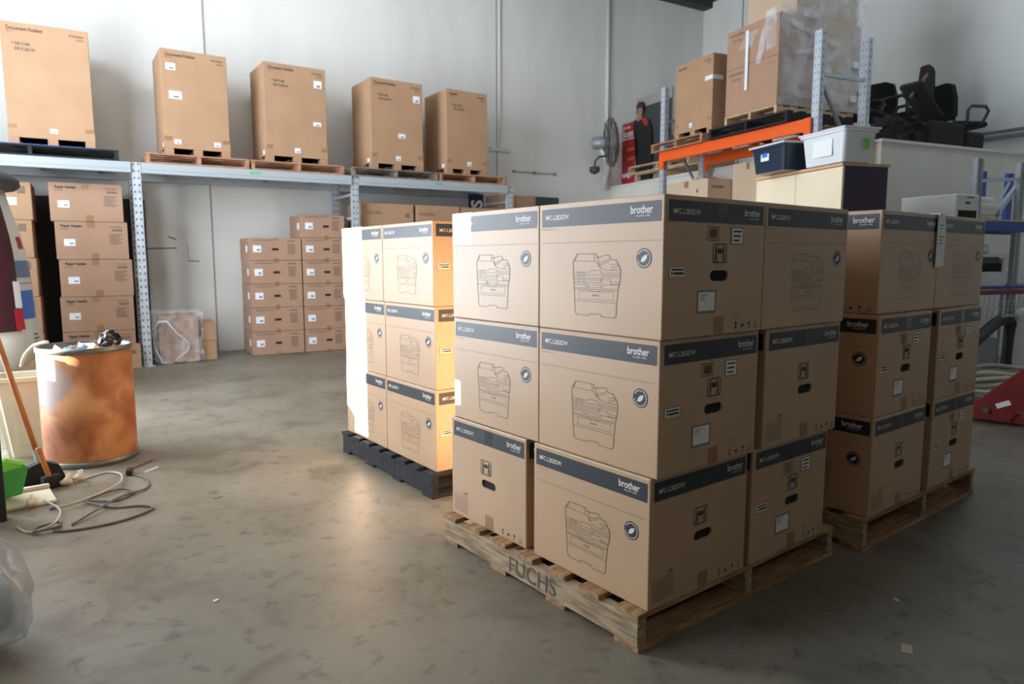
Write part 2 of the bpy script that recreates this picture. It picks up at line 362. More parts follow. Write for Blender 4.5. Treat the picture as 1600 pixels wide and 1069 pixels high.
# conduits, marks on the back wall
mb = MB(); mb.tube([WM @ Vector((6.514, -.03, 2.5)), WM @ Vector((6.514, -.03, H_ROOF))], .03, 10); mb.tube([WM @ Vector((6.514, -.03, 3.88)), WM @ Vector((6.514, -.03, 3.94))], .042, 10)
p = mb.build('downpipe', 'pipe', smooth=True); tag(p, 'thick white vertical pipe on the back wall beside the fan', 'pipe')
mb = MB(); mb.tube([WM @ Vector((4.36, -.02, 2.99)), WM @ Vector((4.36, -.02, H_ROOF))], .013, 8)
mb.box(4.17, 4.55, -.03, 0, 2.93, 2.99, mx=WM)
p = mb.build('conduit', 'pipe'); tag(p, 'thin white conduit ending in a small bracket above the right end of the grey rack', 'pipe')
mb = MB(); mb.tube([WM @ Vector((.02, -.02, 2.2)), WM @ Vector((.02, -.02, H_ROOF))], .011, 8)
p = mb.build('conduit', 'pipe'); tag(p, 'thin white conduit rising behind the second tall finisher carton from the left', 'pipe')
mb = MB()
for a, b in (((-.46, 1.13), (-.12, 1.15)), ((-.3, 1.28), (-.17, 1.22)), ((.06, 1.02), (.07, 1.2)), ((.08, 1.0), (.22, 1.0))):
    pass
fw_ = lambda u, v, t: WM @ Vector((u, -t, v))
mb.stroke([(-.76, 1.35), (-.42, 1.36)], .018, fw_, .003); mb.stroke([(-.5, 1.5), (-.42, 1.47)], .02, fw_, .003); mb.stroke([(-.28, 1.22), (-.29, 1.42)], .006, fw_, .003); mb.stroke([(-.28, 1.2), (-.16, 1.19)], .014, fw_, .003)
structure('trim_4', mb, 'mark')
mb = MB()
for k, u in enumerate((4.62, 5.02, 5.42)): mb.box(u - .02, u + .02, -.03, 0, 2.62 - .0 * k, 2.66, mx=WM)
mb.tube([WM @ Vector((4.6, -.02, 2.64)), WM @ Vector((5.44, -.02, 2.64))], .006, 6)
p = mb.build('wall_cable', 'seam'); tag(p, 'thin clipped cable run on the back wall right of the grey rack', 'cable')

# ------------------------------------------------------------ printer cartons
W_, D_, H_ = .5498, .5037, .42
GAP = .0015
def carton():
    r = thing('printer_carton', 'x', 'carton')
    W, D, H = W_ - GAP * 2, D_ - GAP * 2, H_ - GAP
    bm = bmesh.new(); vs = bmesh.ops.create_cube(bm, size=1)['verts']
    for v in vs: v.co = Vector((v.co.x * D, v.co.y * W, (v.co.z + .5) * H))
    bmesh.ops.bevel(bm, geom=bm.edges[:], offset=.0035, segments=2, affect='EDGES', profile=.5)
    bm.normal_update()
    hu, hv, hw, hh = .2655 - D_ / 2, .184, .047, .0165
    for sy in (-1, 1):
        f = max(bm.faces, key=lambda f: f.normal.y * sy * f.calc_area()); y = f.calc_center_median().y
        es = list(f.edges); bm.faces.remove(f)
        pts = []
        for k in range(7): a = -math.pi / 2 + math.pi * k / 6; pts.append((hw - hh + hh * math.cos(a), hh * math.sin(a)))
        for k in range(7): a = math.pi / 2 + math.pi * k / 6; pts.append((-(hw - hh) + hh * math.cos(a), hh * math.sin(a)))
        cx = hu if sy < 0 else -hu
        lv = [bm.verts.new((cx + a, y, hv + b)) for a, b in pts]; le = [bm.edges.new((lv[i], lv[(i + 1) % len(lv)])) for i in range(len(lv))]
        bmesh.ops.triangle_fill(bm, use_beauty=True, edges=es + le)
        l2 = [bm.verts.new((v.co.x, y - sy * .007, v.co.z)) for v in lv]
        for i in range(len(lv)): bm.faces.new((lv[i], lv[(i + 1) % len(lv)], l2[(i + 1) % len(lv)], l2[i]))
    bmesh.ops.recalc_face_normals(bm, faces=bm.faces[:])
    b = MB(); b.bm = bm; b.build('carton_body', 'card', r)
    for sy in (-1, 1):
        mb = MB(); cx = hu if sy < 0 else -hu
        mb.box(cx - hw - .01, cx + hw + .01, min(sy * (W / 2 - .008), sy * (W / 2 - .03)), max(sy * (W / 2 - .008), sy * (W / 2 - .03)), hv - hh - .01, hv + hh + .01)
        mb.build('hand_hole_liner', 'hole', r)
    # long faces
    for fn in (F_left(W, D), F_right(W, D)):
        mb = MB(); mb.rect(.014, .536, .343, .402, fn); band = mb.build('header_band', 'band', r)
        mb = MB(); mb.text('MFC-L2820DW', .033, .366, .0155, fn, bold=.012, sx=.80); mb.text('brother', .506, .3685, .0225, fn, align='R', bold=.02, sx=.86); mb.text('at your side', .494, .3585, .008, fn, align='R', sx=.95); mb.build('lettering', 'white_print', band)
        mb = MB(); mb.stroke([(.015, .289), (.536, .289)], .0016, fn)
        P = lambda pts, wd=.0017, cl=False: mb.stroke(pts, wd, fn, closed=cl)
        P([(.191, .252), (.272, .252), (.286, .241), (.325, .248), (.336, .245), (.341, .234), (.362, .233), (.372, .219), (.382, .205), (.383, .183), (.373, .143), (.368, .1), (.366, .06), (.357, .054), (.302, .055), (.300, .062), (.251, .062), (.248, .055), (.192, .056), (.183, .064), (.177, .14), (.170, .226)], .0024, True)
        P([(.176, .229), (.275, .229), (.299, .208), (.318, .201), (.382, .201)]); P([(.191, .252), (.180, .229)]); P([(.265, .252), (.268, .240), (.286, .241), (.288, .212)]); P([(.268, .240), (.268, .229)])
        P([(.288, .221), (.336, .237)]); P([(.290, .214), (.334, .230)]); P([(.341, .219), (.368, .219), (.368, .211), (.341, .211)]); P([(.341, .204), (.355, .204), (.355, .209)])
        P([(.174, .194), (.250, .194), (.252, .200), (.296, .200), (.298, .192), (.382, .192)]); P([(.174, .185), (.382, .186)]); P([(.192, .191), (.228, .191), (.228, .182), (.192, .182)], .0014, True)
        P([(.174, .176), (.302, .176), (.306, .180), (.382, .180)]); P([(.174, .170), (.300, .170), (.306, .176)]); P([(.174, .162), (.230, .162), (.300, .162), (.302, .172), (.340, .172), (.342, .156)])
        P([(.342, .165), (.380, .165)]); P([(.342, .158), (.380, .158)]); P([(.176, .155), (.233, .155), (.233, .143), (.180, .143)]); P([(.236, .156), (.244, .140), (.296, .140), (.302, .156)]); P([(.247, .155), (.290, .155), (.290, .146), (.247, .146)], .0014, True)
        P([(.308, .156), (.376, .156)]); P([(.308, .156), (.308, .143), (.372, .143)]); P([(.178, .138), (.243, .138), (.262, .134), (.292, .134), (.300, .138), (.371, .138)])
        P([(.200, .133), (.354, .133), (.353, .108), (.200, .108)], .0015, True); P([(.181, .101), (.368, .100)]); P([(.196, .176), (.196, .162)]); P([(.222, .170), (.222, .162)])
        mb.text('brother', .277, .1185, .0065, fn, align='C', bold=.03); mb.build('printer_drawing', 'line', r)
        mb = MB(); mb.text('Multi Laser All-in-One Printer', .016, .333, .0042, fn, sx=.9); mb.build('small_print', 'ink_soft', r)
        mb = MB(); mb.poly([(.475 + .0295 * math.cos(a * math.pi / 18), .2375 + .0295 * math.sin(a * math.pi / 18)) for a in range(36)], fn); bd = mb.build('leaf_badge', 'band', r)
        mb = MB(); mb.poly([(.463, .226), (.4665, .238), (.475, .2455), (.488, .2485), (.4855, .237), (.477, .228), (.469, .2265)], fn, .0014)
        for k in range(22):
            a = math.pi * (-.1 + k * 2.2 / 22)
            if k in (10, 11, 21, 0): continue
            cu, cv = .475 + .0238 * math.cos(a), .2375 + .0238 * math.sin(a); tx_, ty_ = -math.sin(a) * .0014, math.cos(a) * .0014
            mb.stroke([(cu - tx_, cv - ty_), (cu + tx_, cv + ty_)], .0032, fn, .0014)
        mb.build('leaf_emblem', 'white_print', bd)
    # end faces
    for fn, kind in ((F_front(W, D), 'A'), (F_back(W, D), 'B')):
        mb = MB(); mb.rect(.018, .490, .343, .404, fn); band = mb.build('header_band', 'band', r)
        mb = MB(); mb.text('MFC-L2820DW', .038, .365, .0155, fn, bold=.004, sx=.86); mb.text('brother', .472, .3695, .0225, fn, align='R', bold=.012, sx=.86); mb.text('at your side', .463, .359, .008, fn, align='R', sx=.95); mb.build('lettering', 'white_print' if kind == 'A' else 'white_print', band)
        mb = MB(); mb.rect(.240, .290, .348, .403, fn, .0016); mb.build('clear_tape', 'clear_tape', r)
        mb = MB(); mb.rect(.241, .293, .004, .058, fn, .001); mb.build('bottom_tape', 'tape', r)
        # lift icon
        lu, lv = (.2625, .2525) if kind == 'A' else (.2475, .2515)
        mb = MB(); q = [(lu - .033, lv - .024), (lu - .030, lv - .0275), (lu + .030, lv - .0275), (lu + .033, lv - .024), (lu + .033, lv + .024), (lu + .030, lv + .0275), (lu - .030, lv + .0275), (lu - .033, lv + .024)]
        mb.stroke(q, .0035, fn, closed=True)
        mb.rect(lu - .011, lu + .011, lv - .001, lv + .014, fn)
        for s_ in (-1, 1):
            mb.poly([(lu + s_ * .0185 + .0038 * math.cos(a * math.pi / 5), lv + .019 + .0038 * math.sin(a * math.pi / 5)) for a in range(10)], fn)
            mb.stroke([(lu + s_ * .019, lv + .013), (lu + s_ * .0205, lv - .006)], .0065, fn); mb.stroke([(lu + s_ * .0185, lv + .010), (lu + s_ * .010, lv + .003)], .0032, fn)
            mb.stroke([(lu + s_ * .021, lv - .006), (lu + s_ * .0235, lv - .023)], .004, fn); mb.stroke([(lu + s_ * .019, lv - .006), (lu + s_ * .014, lv - .012), (lu + s_ * .0165, lv - .023)], .0035, fn)
        mb.build('lift_symbol', 'ink', r)
        # handling symbols
        mb = MB()
        for k, cu in enumerate((.358, .394, .431, .469)):
            if k == 0: mb.rect(cu - .004, cu + .004, .014, .021, fn); mb.stroke([(cu - .004, .028), (cu + .004, .034)], .003, fn); mb.stroke([(cu - .004, .034), (cu + .004, .028)], .003, fn); mb.stroke([(cu, .021), (cu, .026)], .002, fn)
            if k == 1: mb.poly([(cu - .010, .020), (cu - .006, .026), (cu, .029), (cu + .006, .026), (cu + .010, .020)], fn); mb.stroke([(cu, .020), (cu, .014)], .0018, fn)
            if k == 2: mb.poly([(cu - .005, .034), (cu - .005, .028), (cu - .0015, .022), (cu + .0015, .022), (cu + .005, .028), (cu + .005, .034)], fn); mb.stroke([(cu, .022), (cu, .014)], .0018, fn); mb.stroke([(cu - .004, .0135), (cu + .004, .0135)], .0018, fn)
            if k == 3: mb.stroke([(cu - .005, .015), (cu - .005, .033)], .002, fn); mb.stroke([(cu + .005, .015), (cu + .005, .033)], .002, fn); mb.stroke([(cu - .009, .014), (cu + .009, .014)], .002, fn)
        mb.build('handling_symbols', 'ink', r)
        if kind == 'A':
            mb = MB()
            for k in range(9): a = 2 * math.pi * k / 9; b_ = a + .5; mb.stroke([(.358 + .010 * math.cos(a), .061 + .010 * math.sin(a)), (.358 + .010 * math.cos(b_), .061 + .010 * math.sin(b_))], .002, fn)
            mb.text('Pull to open', .262, .2125, .0045, fn, align='C'); mb.text('MADE', .455, .330, .004, fn)
            mb.build('recycling_mark', 'ink_soft', r)
            mb = MB(); mb.stroke([(.197, .292), (.255, .292), (.255, .331), (.197, .331)], .0025, fn, closed=True)
            for k in range(13): u = .207 + k * .0031; mb.rect(u, u + (.0012 if k % 3 else .0021), .298, .326, fn)
            mb.build('barcode_print', 'ink', r)
            mb = MB(); mb.rect(.315, .384, .279, .333, fn); lf = mb.build('label_frame', 'frame_ink', r)
            mb = MB(); mb.rect(.322, .378, .283, .330, fn, .0013); lb = mb.build('address_label', 'label', r)
            mb = MB()
            for k, v in enumerate((.318, .304, .290)): mb.rect(.329, .372 - .006 * k, v, v + .0055, fn, .0018)
            mb.build('label_print', 'ink', lb)
            mb = MB(); mb.rect(.022, .100, .178, .214, fn); mb.build('label_frame', 'frame_ink', r)
            mb = MB(); mb.rect(.025, .097, .180, .212, fn, .0012); yl = mb.build('serial_label', 'label_yellow', r)
            mb = MB(); mb.rect(.028, .094, .186, .2105, fn, .0017); wl = mb.build('label_sheet', 'label', yl)
            mb = MB(); mb.rect(.033, .090, .2015, .207, fn, .0022); mb.rect(.044, .090, .190, .197, fn, .0022); mb.rect(.033, .040, .190, .198, fn, .0022); mb.build('label_print', 'ink', yl)
            mb = MB(); mb.rect(.155, .251, .070, .141, fn); mb.build('label_frame', 'frame_ink', r)
            mb = MB(); mb.rect(.163, .243, .078, .135, fn, .0013); dl = mb.build('document_label', 'label', r)
            mb = MB()
            for v, l in ((.126, .04), (.119, .025), (.112, .026)): mb.rect(.169, .169 + l, v, v + .002, fn, .0018)
            mb.build('label_print', 'ink', dl)
        else:
            mb = MB(); mb.text('Brother Industries, Ltd.', .018, .092, .0045, fn); mb.poly([(.082, .104), (.112, .112), (.118, .108), (.104, .1)], fn); mb.text('CARTON', .082, .091, .006, fn, bold=.03)
            for k in range(9): mb.rect(.018, .118, .082 - k * .0075, .0845 - k * .0075, fn)
            mb.build('small_print', 'ink_soft', r)
    # top flap seam
    mb = MB(); mb.box(-.028, .028, -W / 2 + .004, W / 2 - .004, H - .0003, H + .0006); mb.build('top_tape', 'tape', r)
    return r
proto = carton(); used = [False]
def put(fr, lx, ly, z, rz, label, group):
    p = fr @ Vector((lx, ly, 0)); ang = math.atan2(fr[1][0], fr[0][0]) + rz
    if not used[0]:
        used[0] = True; proto.location = (p.x, p.y, z); proto.rotation_euler = (0, 0, ang); tag(proto, label, 'carton', group); return proto
    return copy_thing(proto, (p.x, p.y, z), ang, label, group)
R90 = math.pi / 2
# --- near pallet
ZN = .1254
G1 = 'printer cartons on the nearest pallet'
f_top = frame((-.0241, -.163), 0); f_mid = frame((-.013, -.150), 0); f_bot = frame((-.0207, -.1315), 0)
Z = [ZN, ZN + H_, ZN + 2 * H_]; W2, D2 = W_ / 2, D_ / 2
put(f_top, D2, W2, Z[2], 0, 'printer carton at the near corner of the nearest pallet, topmost of its stack', G1)
put(f_top, D2, W_ + W2, Z[2], 0, 'top layer printer carton on the nearest pallet with sunlight on its upper left corner', G1)
put(f_top, D_ + W2, D2, Z[2], R90, 'top layer printer carton at the right corner of the nearest pallet', G1)
put(f_top, D_ + W2, D_ + D2 + .004, Z[2], R90, 'top layer printer carton at the hidden rear corner of the nearest pallet', G1)
put(f_mid, D2, W2, Z[1], 0, 'middle layer printer carton at the near corner of the nearest pallet', G1)
put(f_mid, D2, W_ + W2, Z[1], 0, 'middle layer printer carton at the left end of the nearest pallet', G1)
put(f_mid, D_ + .043 + D2, W2, Z[1], math.pi, 'middle layer printer carton at the right end of the nearest pallet', G1)
put(f_mid, D_ + .043 + D2, W_ + W2, Z[1], 0, 'middle layer printer carton at the hidden rear corner of the nearest pallet', G1)
put(f_bot, D2, W2, Z[0], math.pi, 'bottom printer carton at the near corner of the nearest pallet', G1)
put(f_bot, W2, W_ + .042 + D2, Z[0], R90, 'bottom printer carton at the left end of the nearest pallet, hand hole facing left', G1)
put(f_bot, D_ + .030 + D2, W2, Z[0], 0, 'bottom printer carton at the right end of the nearest pallet, white labels showing', G1)
put(f_bot, W_ + .02 + D2, W_ + .01 + W2, Z[0], 0, 'bottom printer carton at the hidden rear corner of the nearest pallet', G1)
# --- sunlit pallet on the left
G2 = 'printer cartons on the black pallet'
fL = frame((.2063, 1.4577), -.02115); ZL = .1316
nm = ['bottom', 'middle', 'top']
for k in range(3):
    z = ZL + k * H_
    dx = (0, .004, -.004)[k]
    put(fL, D2 + dx, W2, z, 0, f'{nm[k]} layer printer carton at the near end of the black pallet, right side glowing warm', G2)
    put(fL, D2 + dx, W_ + W2, z, 0, f'{nm[k]} layer printer carton at the far left end of the black pallet, sunlit', G2)
    put(fL, D_ + .01 + D2 + dx, W2, z, 0, f'{nm[k]} layer printer carton on the black pallet, mostly hidden behind the nearest stack', G2)
    put(fL, D_ + .01 + D2 + dx, W_ + W2, z, 0, f'{nm[k]} layer printer carton at the hidden rear corner of the black pallet', G2)
# --- right rear pallet
G3 = 'printer cartons on the right rear pallet'
fR = frame((1.2665, -.1903), 0); ZR = .1372; e = .0232; g = .076
put(fR, e + W2, e + D2, ZR + 2 * H_, R90, 'top layer printer carton at the left end of the right rear pallet', G3)
put(fR, e + W_ + W2, e + D2, ZR + 2 * H_, R90, 'top layer printer carton at the right end of the right rear pallet', G3)
put(fR, e + W2, e + D_ + D2, ZR + 2 * H_, R90, 'top layer printer carton at the hidden rear left of the right rear pallet', G3)
put(fR, D2, W2, ZR + H_, 0, 'middle layer printer carton at the left end of the right rear pallet', G3)
put(fR, D_ + g + D2, W2, ZR + H_, 0, 'middle layer printer carton at the right end of the right rear pallet', G3)
put(fR, D2, W_ + W2, ZR + H_, 0, 'middle layer printer carton at the hidden rear left of the right rear pallet', G3)
put(fR, D2, W2, ZR, math.pi, 'bottom printer carton at the left end of the right rear pallet, plain hand hole side', G3)
put(fR, D_ + g + D2, W2, ZR, 0, 'bottom printer carton at the right end of the right rear pallet', G3)
put(fR, D2, W_ + W2, ZR, 0, 'bottom printer carton at the hidden rear left of the right rear pallet', G3)
# packing slip
t = thing('packing_slip', 'white folded packing slip hanging over the edge between two top cartons', 'paper', (1.2665 + e + W_ - .03, -.1903 + e - .004, ZR + 3 * H_))
mb = MB(); fs = lambda u, v, w_: (u, -w_ - .002, v)
prof = [(0, .05, .006), (0, .0, .005), (.0, -.02, .004), (.004, -.09, .004), (.0, -.18, .005)]
mb.prism([(-.012, -.235), (.075, -.228), (.078, -.05), (.058, .002), (.0, .003), (-.010, -.03)], fs, .003)
mb.box(.0, .06, -.003, .09, .001, .004); mb.build('sheet', 'label', t)
mb = MB()
for v, l in ((-.05, .05), (-.065, .03), (-.10, .05), (-.115, .035), (-.13, .04)): mb.rect(.004, .004 + l, v, v + .004, fs, .0045)
mb.build('print', 'ink_soft', t)

# ------------------------------------------------------------ pallets
def pallet(name, label, x0, y0, L, Wd, h, mats, nd=7, nb=4, fr=None, z=0, group=None, bt=.018, stencil=None, deck_w=.095):
    """bearers run along y, deck boards run along x"""
    if fr is None: fr = frame((0, 0), 0)
    p = fr @ Vector((x0 + L / 2, y0 + Wd / 2, 0)); r = thing(name, label, 'pallet', (p.x, p.y, z), math.atan2(fr[1][0], fr[0][0]), group)
    X, Y = L / 2, Wd / 2; dm, bm_, em = mats
    for k in range(nd):
        c = -Y + deck_w / 2 + (Wd - deck_w) * k / (nd - 1); j = random.uniform(-.006, .006)
        mb = MB(); mb.box(-X + j, X + j, c - deck_w / 2, c + deck_w / 2, h - bt, h, .002); mb.build('deck_board', dm, r)
    for c in (-X + .02, 0, X - .02):
        mb = MB(); mb.box(c - .019, c + .019, -Y + .004, Y - .004, bt, h - bt, .002); mb.build('bearer', bm_, r)
    for k in range(nb):
        c = -Y + .05 + (Wd - .1) * k / (nb - 1)
        mb = MB(); mb.box(-X, X, c - .05, c + .05, 0, bt, .002); mb.build('bottom_board', dm, r)
    if stencil:
        fn = lambda u, v, t_: (-X + .001 - t_, -u, v)
        mb = MB(); mb.text(stencil[0], stencil[1], bt + .012, h - 2 * bt - .026, fn, .0012, bold=.01, sx=1.0); mb.build('stencil_lettering', 'stencil', r)
    return r
pallet('timber_pallet', 'weathered timber pallet stencilled on its side under the nearest printer cartons', -.056, -.127, 1.17, 1.10, .1240, ('wood_x', 'wood_bearer', 'wood_end'), stencil=('FUCHS', -.10))
pallet('black_pallet', 'black painted pallet under the sunlit cartons on the left', -.035, -.015, 1.14, 1.12, .1300, ('wood_black', 'wood_black', 'wood_black'), nd=8, fr=fL)
pallet('timber_pallet', 'timber pallet under the shaded cartons at right, beside the pallet jack', -.028, .0, 1.19, 1.16, .1360, ('wood_x', 'wood_bearer', 'wood_end'), fr=fR)

# ------------------------------------------------------------ grey pallet rack along the back
RM = frame((-.057, 7.246), A7)
def rv(s, o, z): return RM @ Vector((s, o, z))
rack = thing('pallet_rack', 'long light grey steel pallet rack along the back wall, loaded on top', 'rack', rv(2.4, .45, 0), A7)
def in_rack(s, o, z): return Vector((s - 2.4, o - .45, z))
def upright(parent, x, y, z1, m='galv', w_=.09, d_=.06, holes=True, faces=('f',)):
    mb = MB(); mb.box(x - w_ / 2, x + w_ / 2, y, y + .004, 0, z1); mb.box(x - w_ / 2, x - w_ / 2 + .004, y, y + d_, 0, z1); mb.box(x + w_ / 2 - .004, x + w_ / 2, y, y + d_, 0, z1)
    mb.box(x - .075, x + .075, y - .02, y + d_ + .03, 0, .006)
    u = mb.build('upright', m, parent)
    if holes:
        mb = MB(); z = .07
        while z < z1 - .03:
            for s_ in (-.5, .5): mb.rect(x + s_ * w_ * .5 - .007, x + s_ * w_ * .5 + .007, z, z + .022, lambda a, b, c: (a, y - c, b), .0008)
            z += .075
        mb.build('punched_slots', 'dark_grey', u)
    return u
ZB = 2.275
for s_, lab in ((.0, 0), (2.48, 1), (4.80, 2)):
    for o_ in (0, .86):
        c = in_rack(s_, o_, 0); upright(rack, c.x, c.y, ZB if o_ == 0 else ZB - .03)
    for z in (.15, .95, 1.75, 2.05): mb = MB(); mb.bar(in_rack(s_, .05, z), in_rack(s_, .86, z), .03, .03); mb.build('frame_brace', 'galv', rack)
    for z0, z1 in ((.18, .92), (.98, 1.72)): mb = MB(); mb.bar(in_rack(s_, .05, z0), in_rack(s_, .86, z1), .025, .025); mb.build('diagonal_brace', 'galv', rack)
for (a, b) in ((-2.3, -.05), (.05, 2.43), (2.53, 4.75)):
    for o_ in (-.005, .89):
        c0, c1 = in_rack(a, o_, 0), in_rack(b, o_, 0); mb = MB()
        mb.box(c0.x, c1.x, c0.y - .02, c0.y + .03, ZB - .115, ZB, .003); mb.box(c0.x, c1.x, c0.y - .024, c0.y - .018, ZB - .075, ZB - .066); mb.build('load_beam', 'beam_grey', rack)
    for k in range(4):
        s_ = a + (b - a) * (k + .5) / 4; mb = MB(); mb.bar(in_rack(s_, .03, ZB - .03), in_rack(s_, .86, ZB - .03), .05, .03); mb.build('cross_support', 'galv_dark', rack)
for s0, s1 in ((1.19, 1.315), (3.60, 3.70)):
    c = in_rack(s0, -.026, 0); mb = MB(); mb.box(c.x, c.x + (s1 - s0) * .45, c.y - .002, c.y, ZB - .05, ZB - .028); mb.box(c.x + (s1 - s0) * .55, c.x + (s1 - s0), c.y - .002, c.y, ZB - .05, ZB - .028); mb.build('green_sticker', 'green_sticker', rack)
# pallets on the rack
rp = [(-1.75, 1.59, ('wood_black', 'wood_black', 'wood_black'), 'black pallet with a blue edge under the leftmost tall carton on the rack'),
      (.105, 1.085, ('wood_red',) * 3, 'reddish timber pallet under the second tall carton from the left on the rack'),
      (1.215, 1.12, ('wood_red',) * 3, 'reddish timber pallet under the third tall carton from the left on the rack'),
      (2.44, 1.20, ('wood_grey',) * 3, 'worn grey timber pallet under the fourth tall carton from the left on the rack'),
      (3.665, 1.06, ('wood_red',) * 3, 'reddish timber pallet at the right end of the grey rack')]
for s0, L, mm, lab in rp:
    pr = pallet('rack_pallet', lab, s0, -.03, L, 1.0, .112, mm, nd=6, nb=3, fr=RM, z=ZB + .001, bt=.016, group=None)
    if 'black' in lab:
        mb = MB(); mb.box(-.3, .62, -.502, -.40, .1125, .116); mb.build('blue_sheet', 'blue_band', pr, loc=(0, 0, 0))
ZP = ZB + .114
def tall_box(name, label, s0, s1, ztop, dep, title, sub, labels, rz=0, fr=RM, zb=ZP, y0=.05, m='card_rack', feet=.075, flank=True, cat='carton', group='tall finisher cartons on the grey rack', tape=True):
    W = s1 - s0; p = fr @ Vector(((s0 + s1) / 2, y0 + dep / 2, 0)); r = thing(name, label, cat, (p.x, p.y, zb), math.atan2(fr[1][0], fr[0][0]) + rz, group)
    H = ztop - zb; fn = lambda u, v, t_: (-W / 2 + u, -dep / 2 - t_, v)
    mb = MB(); mb.box(-W / 2, W / 2, -dep / 2, dep / 2, feet, H, .005); mb.build('carton_body', m, r)
    for x in (-W / 2 + .045, 0, W / 2 - .045):
        for y in (-dep / 2 + .05, 0, dep / 2 - .05): mb = MB(); mb.box(x - .045, x + .045, y - .05, y + .05, 0, feet - .001); mb.build('skid_block', 'card_rack', r)
    if tape:
        mb = MB(); mb.box(-W / 2 - .002, W / 2 + .002, -dep / 2 - .002, dep / 2 + .002, feet, feet + .11); mb.build('base_wrap', 'card_rack', r)
        mb = MB()
        for a in (.0, W - .085): mb.rect(a + .003, a + .08, feet + .085, feet + .13, fn, .003)
        mb.build('tape', 'tape', r)
    mb = MB(); mb.text(title, .05, H - .075, .035, fn, bold=.02, sx=.8); mb.text('HU-115', .05, H - .10, .014, fn)
    mb.text('KYOCERA', W - .04, H - .075, .020, fn, align='R', bold=.02); mb.text('FINISH', W - .04, H - .11, .018, fn, align='R')
    for k, tx in enumerate(sub): mb.text(tx, .09, H - .22 - .05 * k, .028, fn, bold=.02, sx=.9)
    mb.build('lettering', 'ink', r)
    for (u, v, a, b) in labels:
        mb = MB(); mb.rect(u, u + a, v, v + b, fn, .0035); lb = mb.build('label', 'label', r)
        mb = MB(); mb.rect(u + a * .35, u + a * .8, v + b * .15, v + b * .4, fn, .0042); mb.build('label_print', 'slate_band', lb)
    # flank label
    fl = lambda u, v, t_: (-W / 2 - t_, dep / 2 - u, v)
    if flank: mb = MB(); mb.rect(dep - .15, dep - .07, feet + .02, feet + .07, fl, .003); mb.rect(dep - .13, dep - .05, H * .35, H * .9, fl, .0035) if False else None; mb.build('flank_label', 'label', r)
    return r
S2 = ['■ DF-7140', '  DF-7150 W']
tall_box('finisher_carton', 'largest tall brown carton at the far left of the rack top, cut by the frame', -1.13, -.37, 3.60, .75, 'Document Finisher', ['* DF-7140', '  DF-7150 W'], [(.36, .135, .07, .045)])
tall_box('finisher_carton', 'tall brown carton with two white labels, second from left on the rack', .29, .985, 3.545, .66, 'Document Finisher', [], [(.05, .93, .10, .075), (.07, .62, .13, .085), (.10, .125, .07, .05), (.52, .125, .07, .05)], rz=.045)
tall_box('finisher_carton', 'tall brown carton with two labels at its right edge, third from left on the rack', 1.39, 2.14, 3.555, .66, 'Document Finisher', ['* DF-7140', '  DF-7150 W'], [(.60, .93, .10, .09), (.58, .47, .10, .05), (.34, .125, .07, .06)], rz=.045)
tall_box('finisher_carton', 'tall brown carton fourth from left, on the worn grey pallet', 2.71, 3.45, 3.545, .66, 'Document Finisher', ['* DF-7140', '  DF-7150 W'], [(.60, .90, .10, .09), (.38, .42, .10, .06), (.34, .125, .07, .06)], rz=.045)
tall_box('finisher_carton', 'rightmost and smallest tall brown carton on the grey rack', 3.79, 4.44, 3.53, .66, 'Finisher', ['* DF-7140', '  DF-7150 W'], [(.32, .125, .07, .06)], rz=.045)

def box_item(name, label, fr, s0, s1, y0, y1, z0, z1, m='card_rose', group=None, cat='carton', bev=.004, rz=0):
    p = fr @ Vector(((s0 + s1) / 2, (y0 + y1) / 2, 0)); r = thing(name, label, cat, (p.x, p.y, z0), math.atan2(fr[1][0], fr[0][0]) + rz, group)
    W, D, H = s1 - s0, y1 - y0, z1 - z0
    mb = MB(); mb.box(-W / 2, W / 2, -D / 2, D / 2, 0, H - .002, bev); mb.build('carton_body', m, r)
    fn = lambda u, v, t_: (-W / 2 + u, -D / 2 - t_, v)
    fl = lambda u, v, t_: (-W / 2 - t_, D / 2 - u, v)
    return r, W, D, H, fn, fl
# paper feeder stack under the left bay
fd = [(-.83, -.145, 1.625, 2.035, 'topmost'), (-.80, -.115, 1.216, 1.623, 'second from top'), (-.785, -.09, .806, 1.214, 'third from top'), (-.80, -.10, .42, .804, 'fourth from top'), (-.80, -.10, .004, .418, 'bottom')]
for s0, s1, z0, z1, nm_ in fd:
    r, W, D, H, fn, fl = box_item('feeder_carton', f'wide brown carton, {nm_} in the full stack left of the rack upright', RM, s0, s1, .15, .75, z0, z1, 'card_rose', 'wide cartons stacked under the left rack bay')
    mb = MB(); mb.rect(.075, .18, H * .35, H * .35 + .075, fn, .003); lb = mb.build('label', 'label', r); mb = MB(); mb.rect(.13, .165, H * .35 + .02, H * .35 + .035, fn, .004); mb.build('label_print', 'slate_band', lb)
    mb = MB(); mb.rect(.30, .37, H - .06, H - .004, fn, .0025); mb.rect(.325, .395, .002, .07, fn, .0025); mb.build('tape', 'tape', r)
    mb = MB(); mb.text('Paper Feeder', .055, H - .06, .027, fn, .0025, bold=.03, sx=.95); mb.text('PF-7140', .055, H - .09, .014, fn, .0025)
    mb.build('lettering', 'ink', r)
    mb = MB(); mb.text('KYOCERA', W - .05, H - .06, .018, fn, .0025, align='R', bold=.02); mb.rect(W - .15, W - .05, H - .10, H - .075, fn, .002)
    for k in range(8): mb.rect(W - .18, W - .05 - .02 * (k % 3), H - .135 - k * .015, H - .128 - k * .015, fn, .002)
    mb.build('small_print', 'ink_soft', r)
